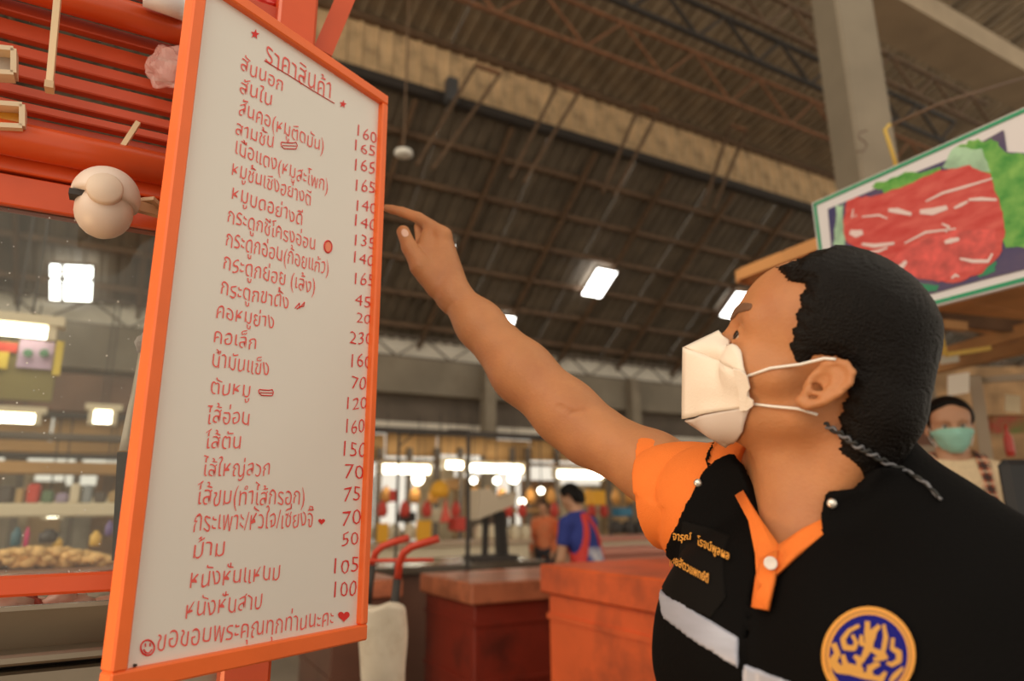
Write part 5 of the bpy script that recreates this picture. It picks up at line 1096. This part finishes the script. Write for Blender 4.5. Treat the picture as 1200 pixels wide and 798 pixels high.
# ------------------------------------------------ other people
def figure(name, label, hc_, fwd, tilt, sc, skin, hair_col, top, parts, vox, torso_f=None, arms=None, lean=0.0, bottom=None):
    """hc_ = head centre (between ears); fwd = horizontal facing direction"""
    F = nrm((fwd[0], fwd[1], 0)); L = np.array([-F[1], F[0], 0]); hf = nrm(F*math.cos(tilt)+ZA*math.sin(tilt)); hu = nrm(np.cross(hf, L)*1.0); hu = hu if hu[2] > 0 else -hu
    def H(p): q = (p-hc_)/sc; return q@hf, q@hu, q@L
    nb = hc_-ZA*.155*sc-F*(.025+lean*.1)*sc; hip = nb-ZA*.50*sc-F*lean*.5
    RSh = nb-L*.165*sc-ZA*.05*sc; LSh = nb+L*.165*sc-ZA*.05*sc
    up = nrm(nb-hip)
    arms = arms or [[RSh, RSh-L*.05-ZA*.26+F*.02, RSh-L*.03-ZA*.44+F*.14], [LSh, LSh+L*.05-ZA*.26+F*.02, LSh+L*.03-ZA*.44+F*.14]]
    def TS(p): q = p-nb; return q@L, q@up, q@np.cross(L, up)*-1
    def tors(p):
        s, t, u = TS(p); d = smin(el(s, t+.17*sc, u, (.155*sc, .19*sc, .10*sc)), el(s, t+.42*sc, u, (.145*sc, .20*sc, .105*sc)), .06); return smin(smin(d, rc(p, nb+ZA*.02, RSh, .045, .048), .04), rc(p, nb+ZA*.02, LSh, .045, .048), .04)
    def armf(p, g=0): return np.minimum(chain(p, arms[0], [.046+g, .038+g, .028+g], .01), chain(p, arms[1], [.046+g, .038+g, .028+g], .01))
    def bodyf(p):
        d = near(p, hc_, .2, lambda q: sc*head_sdf(*H(q), ears=True)); d = smin(d, rc(p, hc_-ZA*.03-F*.02, nb, .05, .055), .02); d = smin(d, tors(p), .03); d = smin(d, armf(p), .02)
        for a in arms:
            fd = nrm(a[2]-a[1]); w = a[2]; sd = nrm(np.cross(fd, ZA)+1e-6)
            d = smin(d, rc(p, w, w+fd*.07, .024, .026), .01)
            for k in range(4): d = smin(d, rc(p, w+fd*.07+sd*(k-1.5)*.016, w+fd*.14+sd*(k-1.5)*.019-ZA*.02, .0085, .007), .004)
            d = smin(d, rc(p, w+fd*.03+sd*.03, w+fd*.08+sd*.055, .010, .008), .006)
        return d
    t = thing(name, label, 'person', (hip[0], hip[1], 0)); lo = np.min([hip, hc_, nb]+[x for a in arms for x in a], 0)-.2; hi = np.max([hip, hc_, nb]+[x for a in arms for x in a], 0)+.2
    bd_ = sdf_obj('body', bodyf, lo, hi, vox, skin, t)
    tsz = sdf_obj('top', lambda p: np.maximum(smin(tors(p)-.012+.003*np.sin(p[:, 2]*40+p[:, 0]*20), armf(p, .012) if parts.get('long') else np.maximum(armf(p, .014), np.minimum(ln(p-RSh), ln(p-LSh))-.17), .02), ln(p-hc_)*-1+.135*sc), lo, hi, vox, top, t)
    def hairf(p):
        a, b, c = H(p); return sc*np.maximum(smin(cran(a, b, c), seg(a, b, np.abs(c), (-.045, .0, .022), (-.046, -.05, .012), .046, .040), .03)-.010-.002*np.sin(a*300+c*200), np.maximum(poly2(a, b, [(.082, .085), (.055, .066), (.040, .03), (.020, .012), (0, .03), (-.03, .02), (-.05, -.06), (-.15, -.08), (-.2, .2), (.08, .2)]), -cran(a, b, c)-.004))
    sdf_obj('hair', hairf, hc_-.16, hc_+.16, vox, hair_col, bd_)
    hb_ = bottom or mat('trousers_dark', (.03, .03, .04), .8)
    def legs(p):
        g = np.array([hip[0], hip[1], 0]); d = rc(p, hip-L*.06, hip+L*.06, .115, .115)
        for s_ in (-1, 1): d = smin(d, chain(p, [hip+L*.085*s_, g+L*.095*s_+ZA*.45, g+L*.1*s_+ZA*.05], [.09, .065, .05], .02), .02)
        return np.maximum(d, -p[:, 2]+.03)
    sdf_obj('trousers', legs, (hip[0]-.3, hip[1]-.3, 0), (hip[0]+.3, hip[1]+.3, hip[2]+.15), .016, hb_, t)
    g = np.array([hip[0], hip[1], .035]); 
    for s_ in (-1, 1): MB().ball(g+L*.1*s_+F*.05, (.06, .11, .035) if abs(F[1]) > abs(F[0]) else (.11, .06, .035), 12).obj('shoe', m_dk, t, True)
    return t, bd_, H, (F, L, hf, hu, nb, TS, tors, lo, hi), tsz
skin2 = mat('skin_light_tan', (.50, .26, .15), .5, sss=.05)
wh = K(1113, 503, 2.55); wf = nrm(np.array([-.38, -.93, 0]))
wt, wb, WH, (F_w, L_w, hf_w, hu_w, nbw, TSw, torw, low, hiw), wtop = figure('person', 'woman in cream cardigan and plaid apron with teal face mask', wh, wf, -.08, .93, skin2, m_hair, mat('cardigan_cream', (.72, .56, .36), .9, var=.08, vscale=60, bump=1, bscale=120), {'long': 1}, .0045)
def wpt(a, b, c): return wh+.93*(a*hf_w+b*hu_w+c*L_w)
for sg in (1, -1):
    e = MB().ball((0, 0, 0), .0118, 12); raw('eyeball', np.array(e.v)+wpt(.0745, .012, .031*sg), e.f, MATS['eye_white'], wb, True)
    e = MB().ball((0, 0, 0), .0062, 10); raw('iris', np.array(e.v)+wpt(.0825, .010, .031*sg), e.f, MATS['iris_dark'], wb, True)
    MB().tube([wpt(.094, .030, .016*sg), wpt(.090, .036, .030*sg), wpt(.080, .032, .046*sg)], .003, 6).obj('eyebrow', MATS['brow_hair'], wb, True)
    MB().tube([wpt(.094, .016, .018*sg), wpt(.091, .019, .031*sg), wpt(.084, .015, .044*sg)], .0018, 6).obj('lash_line', MATS['brow_hair'], wb, True)
m_teal = mat('teal_mask', (.30, .58, .48), .8)
def maskf(p):
    a, b, c = WH(p); pl = .0012*np.sin(b*420); d = np.maximum(smin(head_sdf(a, b, c, False), el(a-.085, b+.03, c, (.022, .045, .035)), .02)-.006+pl, -(head_sdf(a, b, c, False)+.001))
    return .93*np.maximum(d, poly2(a, b, [(.03, -.010), (.09, .004), (.2, .002), (.2, -.11), (.06, -.092), (.03, -.070)]))
mw = sdf_obj('face_mask', maskf, wh-.14, wh+.14, .003, m_teal, wb)
for sg in (1, -1):
    for b0, b1 in ((-.012, .010), (-.068, -.018)): MB().tube([wpt(.03, b0, .058*sg), wpt(.01, (b0+b1)/2, .072*sg), wpt(-.004, b1, .078*sg)], .0018, 6).obj('ear_loop', m_strap, mw, True)
def plaid():
    M = bpy.data.materials.new('plaid_red_black'); M.use_nodes = True; N = M.node_tree.nodes; L = M.node_tree.links; b = N['Principled BSDF']; b.inputs['Roughness'].default_value = .8
    tc = N.new('ShaderNodeTexCoord'); sx = N.new('ShaderNodeSeparateXYZ'); L.new(tc.outputs['Object'], sx.inputs[0]); last = None; col = (.50, .13, .06, 1)
    mix0 = None
    for ax, f, c2, th in (('X', 170, (.03, .02, .02, 1), .25), ('Z', 150, (.03, .02, .02, 1), .25), ('Z', 150, (.72, .55, .38, 1), -.9), ('X', 170, (.72, .55, .38, 1), -.93)):
        m1 = N.new('ShaderNodeMath'); m1.operation = 'MULTIPLY'; m1.inputs[1].default_value = f; L.new(sx.outputs[ax], m1.inputs[0]); m2 = N.new('ShaderNodeMath'); m2.operation = 'SINE'; L.new(m1.outputs[0], m2.inputs[0])
        g = N.new('ShaderNodeMath'); g.operation = 'GREATER_THAN' if th > 0 else 'LESS_THAN'; g.inputs[1].default_value = th; L.new(m2.outputs[0], g.inputs[0]); g2 = N.new('ShaderNodeMath'); g2.operation = 'MULTIPLY'; g2.inputs[1].default_value = .8; L.new(g.outputs[0], g2.inputs[0])
        mx = N.new('ShaderNodeMix'); mx.data_type = 'RGBA'; L.new(g2.outputs[0], mx.inputs[0]); mx.inputs[7].default_value = c2
        if last: L.new(last, mx.inputs[6])
        else: mx.inputs[6].default_value = col
        last = mx.outputs[2]
    L.new(last, b.inputs['Base Color']); return M
mp_ = plaid()
def strapf(p):
    s, t, u = TSw(p); b = torw(p)-.012; d = np.maximum(b-.006, -(b+.004)); st_ = np.minimum(np.maximum(np.abs(np.abs(s)-.082)-.021, -(t+.2)), np.maximum(np.abs(s)-.12, t+.135)); return np.maximum(np.maximum(d, st_), -((p-nbw)@F_w)-.0)
ap_ = sdf_obj('plaid_apron', strapf, low, hiw, .005, mp_, wt)
def trimf(p): s, t, u = TSw(p); b = torw(p)-.012; return np.maximum(np.maximum(np.maximum(b-.009, -(b+.002)), np.maximum(np.abs(t+.137)-.006, np.abs(s)-.065)), -((p-nbw)@F_w))
sdf_obj('red_trim', trimf, low, hiw, .004, mat('trim_red', (.55, .06, .03), .7), ap_)
# man in blue with red straps, seen from behind
mh = K(671, 584, 5.6); 
t3, b3, H3, (F3, L3, _, _, nb3, TS3, tor3, lo3, hi3), top3 = figure('person', 'dark haired man in blue shirt with red straps, back turned, beyond the red chest', mh, (-.75, .66), -.35, 1.0, skin2, m_hair, mat('shirt_blue', (.02, .035, .22), .8), {}, .009, lean=.25)
def st3(p): s, t, u = TS3(p); b = tor3(p)-.012; d = np.maximum(b-.012, -(b+.004)); return np.maximum(np.maximum(d, np.minimum(np.abs(s-.06+.35*(t+.1))-.028, np.abs(s+.05-.25*(t+.1))-.028)), np.minimum(t+.0, .2)*0+t-.02)
sdf_obj('red_strap', st3, lo3, hi3, .009, mat('strap_red', (.62, .04, .03), .7), t3)
def pr3(p): s, t, u = TS3(p); b = tor3(p)-.012; return np.maximum(np.maximum(b-.006, -(b+.004)), np.maximum(np.abs(s)-.11, np.abs(t+.34)-.09))
sdf_obj('white_print', pr3, lo3, hi3, .009, mat('print_white_blue', (.05, .06, .25), .8, col2=(.75, .72, .72), vscale=12), t3)
# vendor in orange far behind
vh = K(637, 596, 11.0)
figure('person', 'vendor in an orange apron standing behind the far counter', vh, (-.4, -.9), -.2, 1.0, skin2, m_hair, mat('apron_orange', (.75, .16, .05), .8, col2=(.62, .22, .10), vscale=6), {'long': 1}, .014)
print('objects', len(S.objects), 'script', round(time.time()-T0, 1))
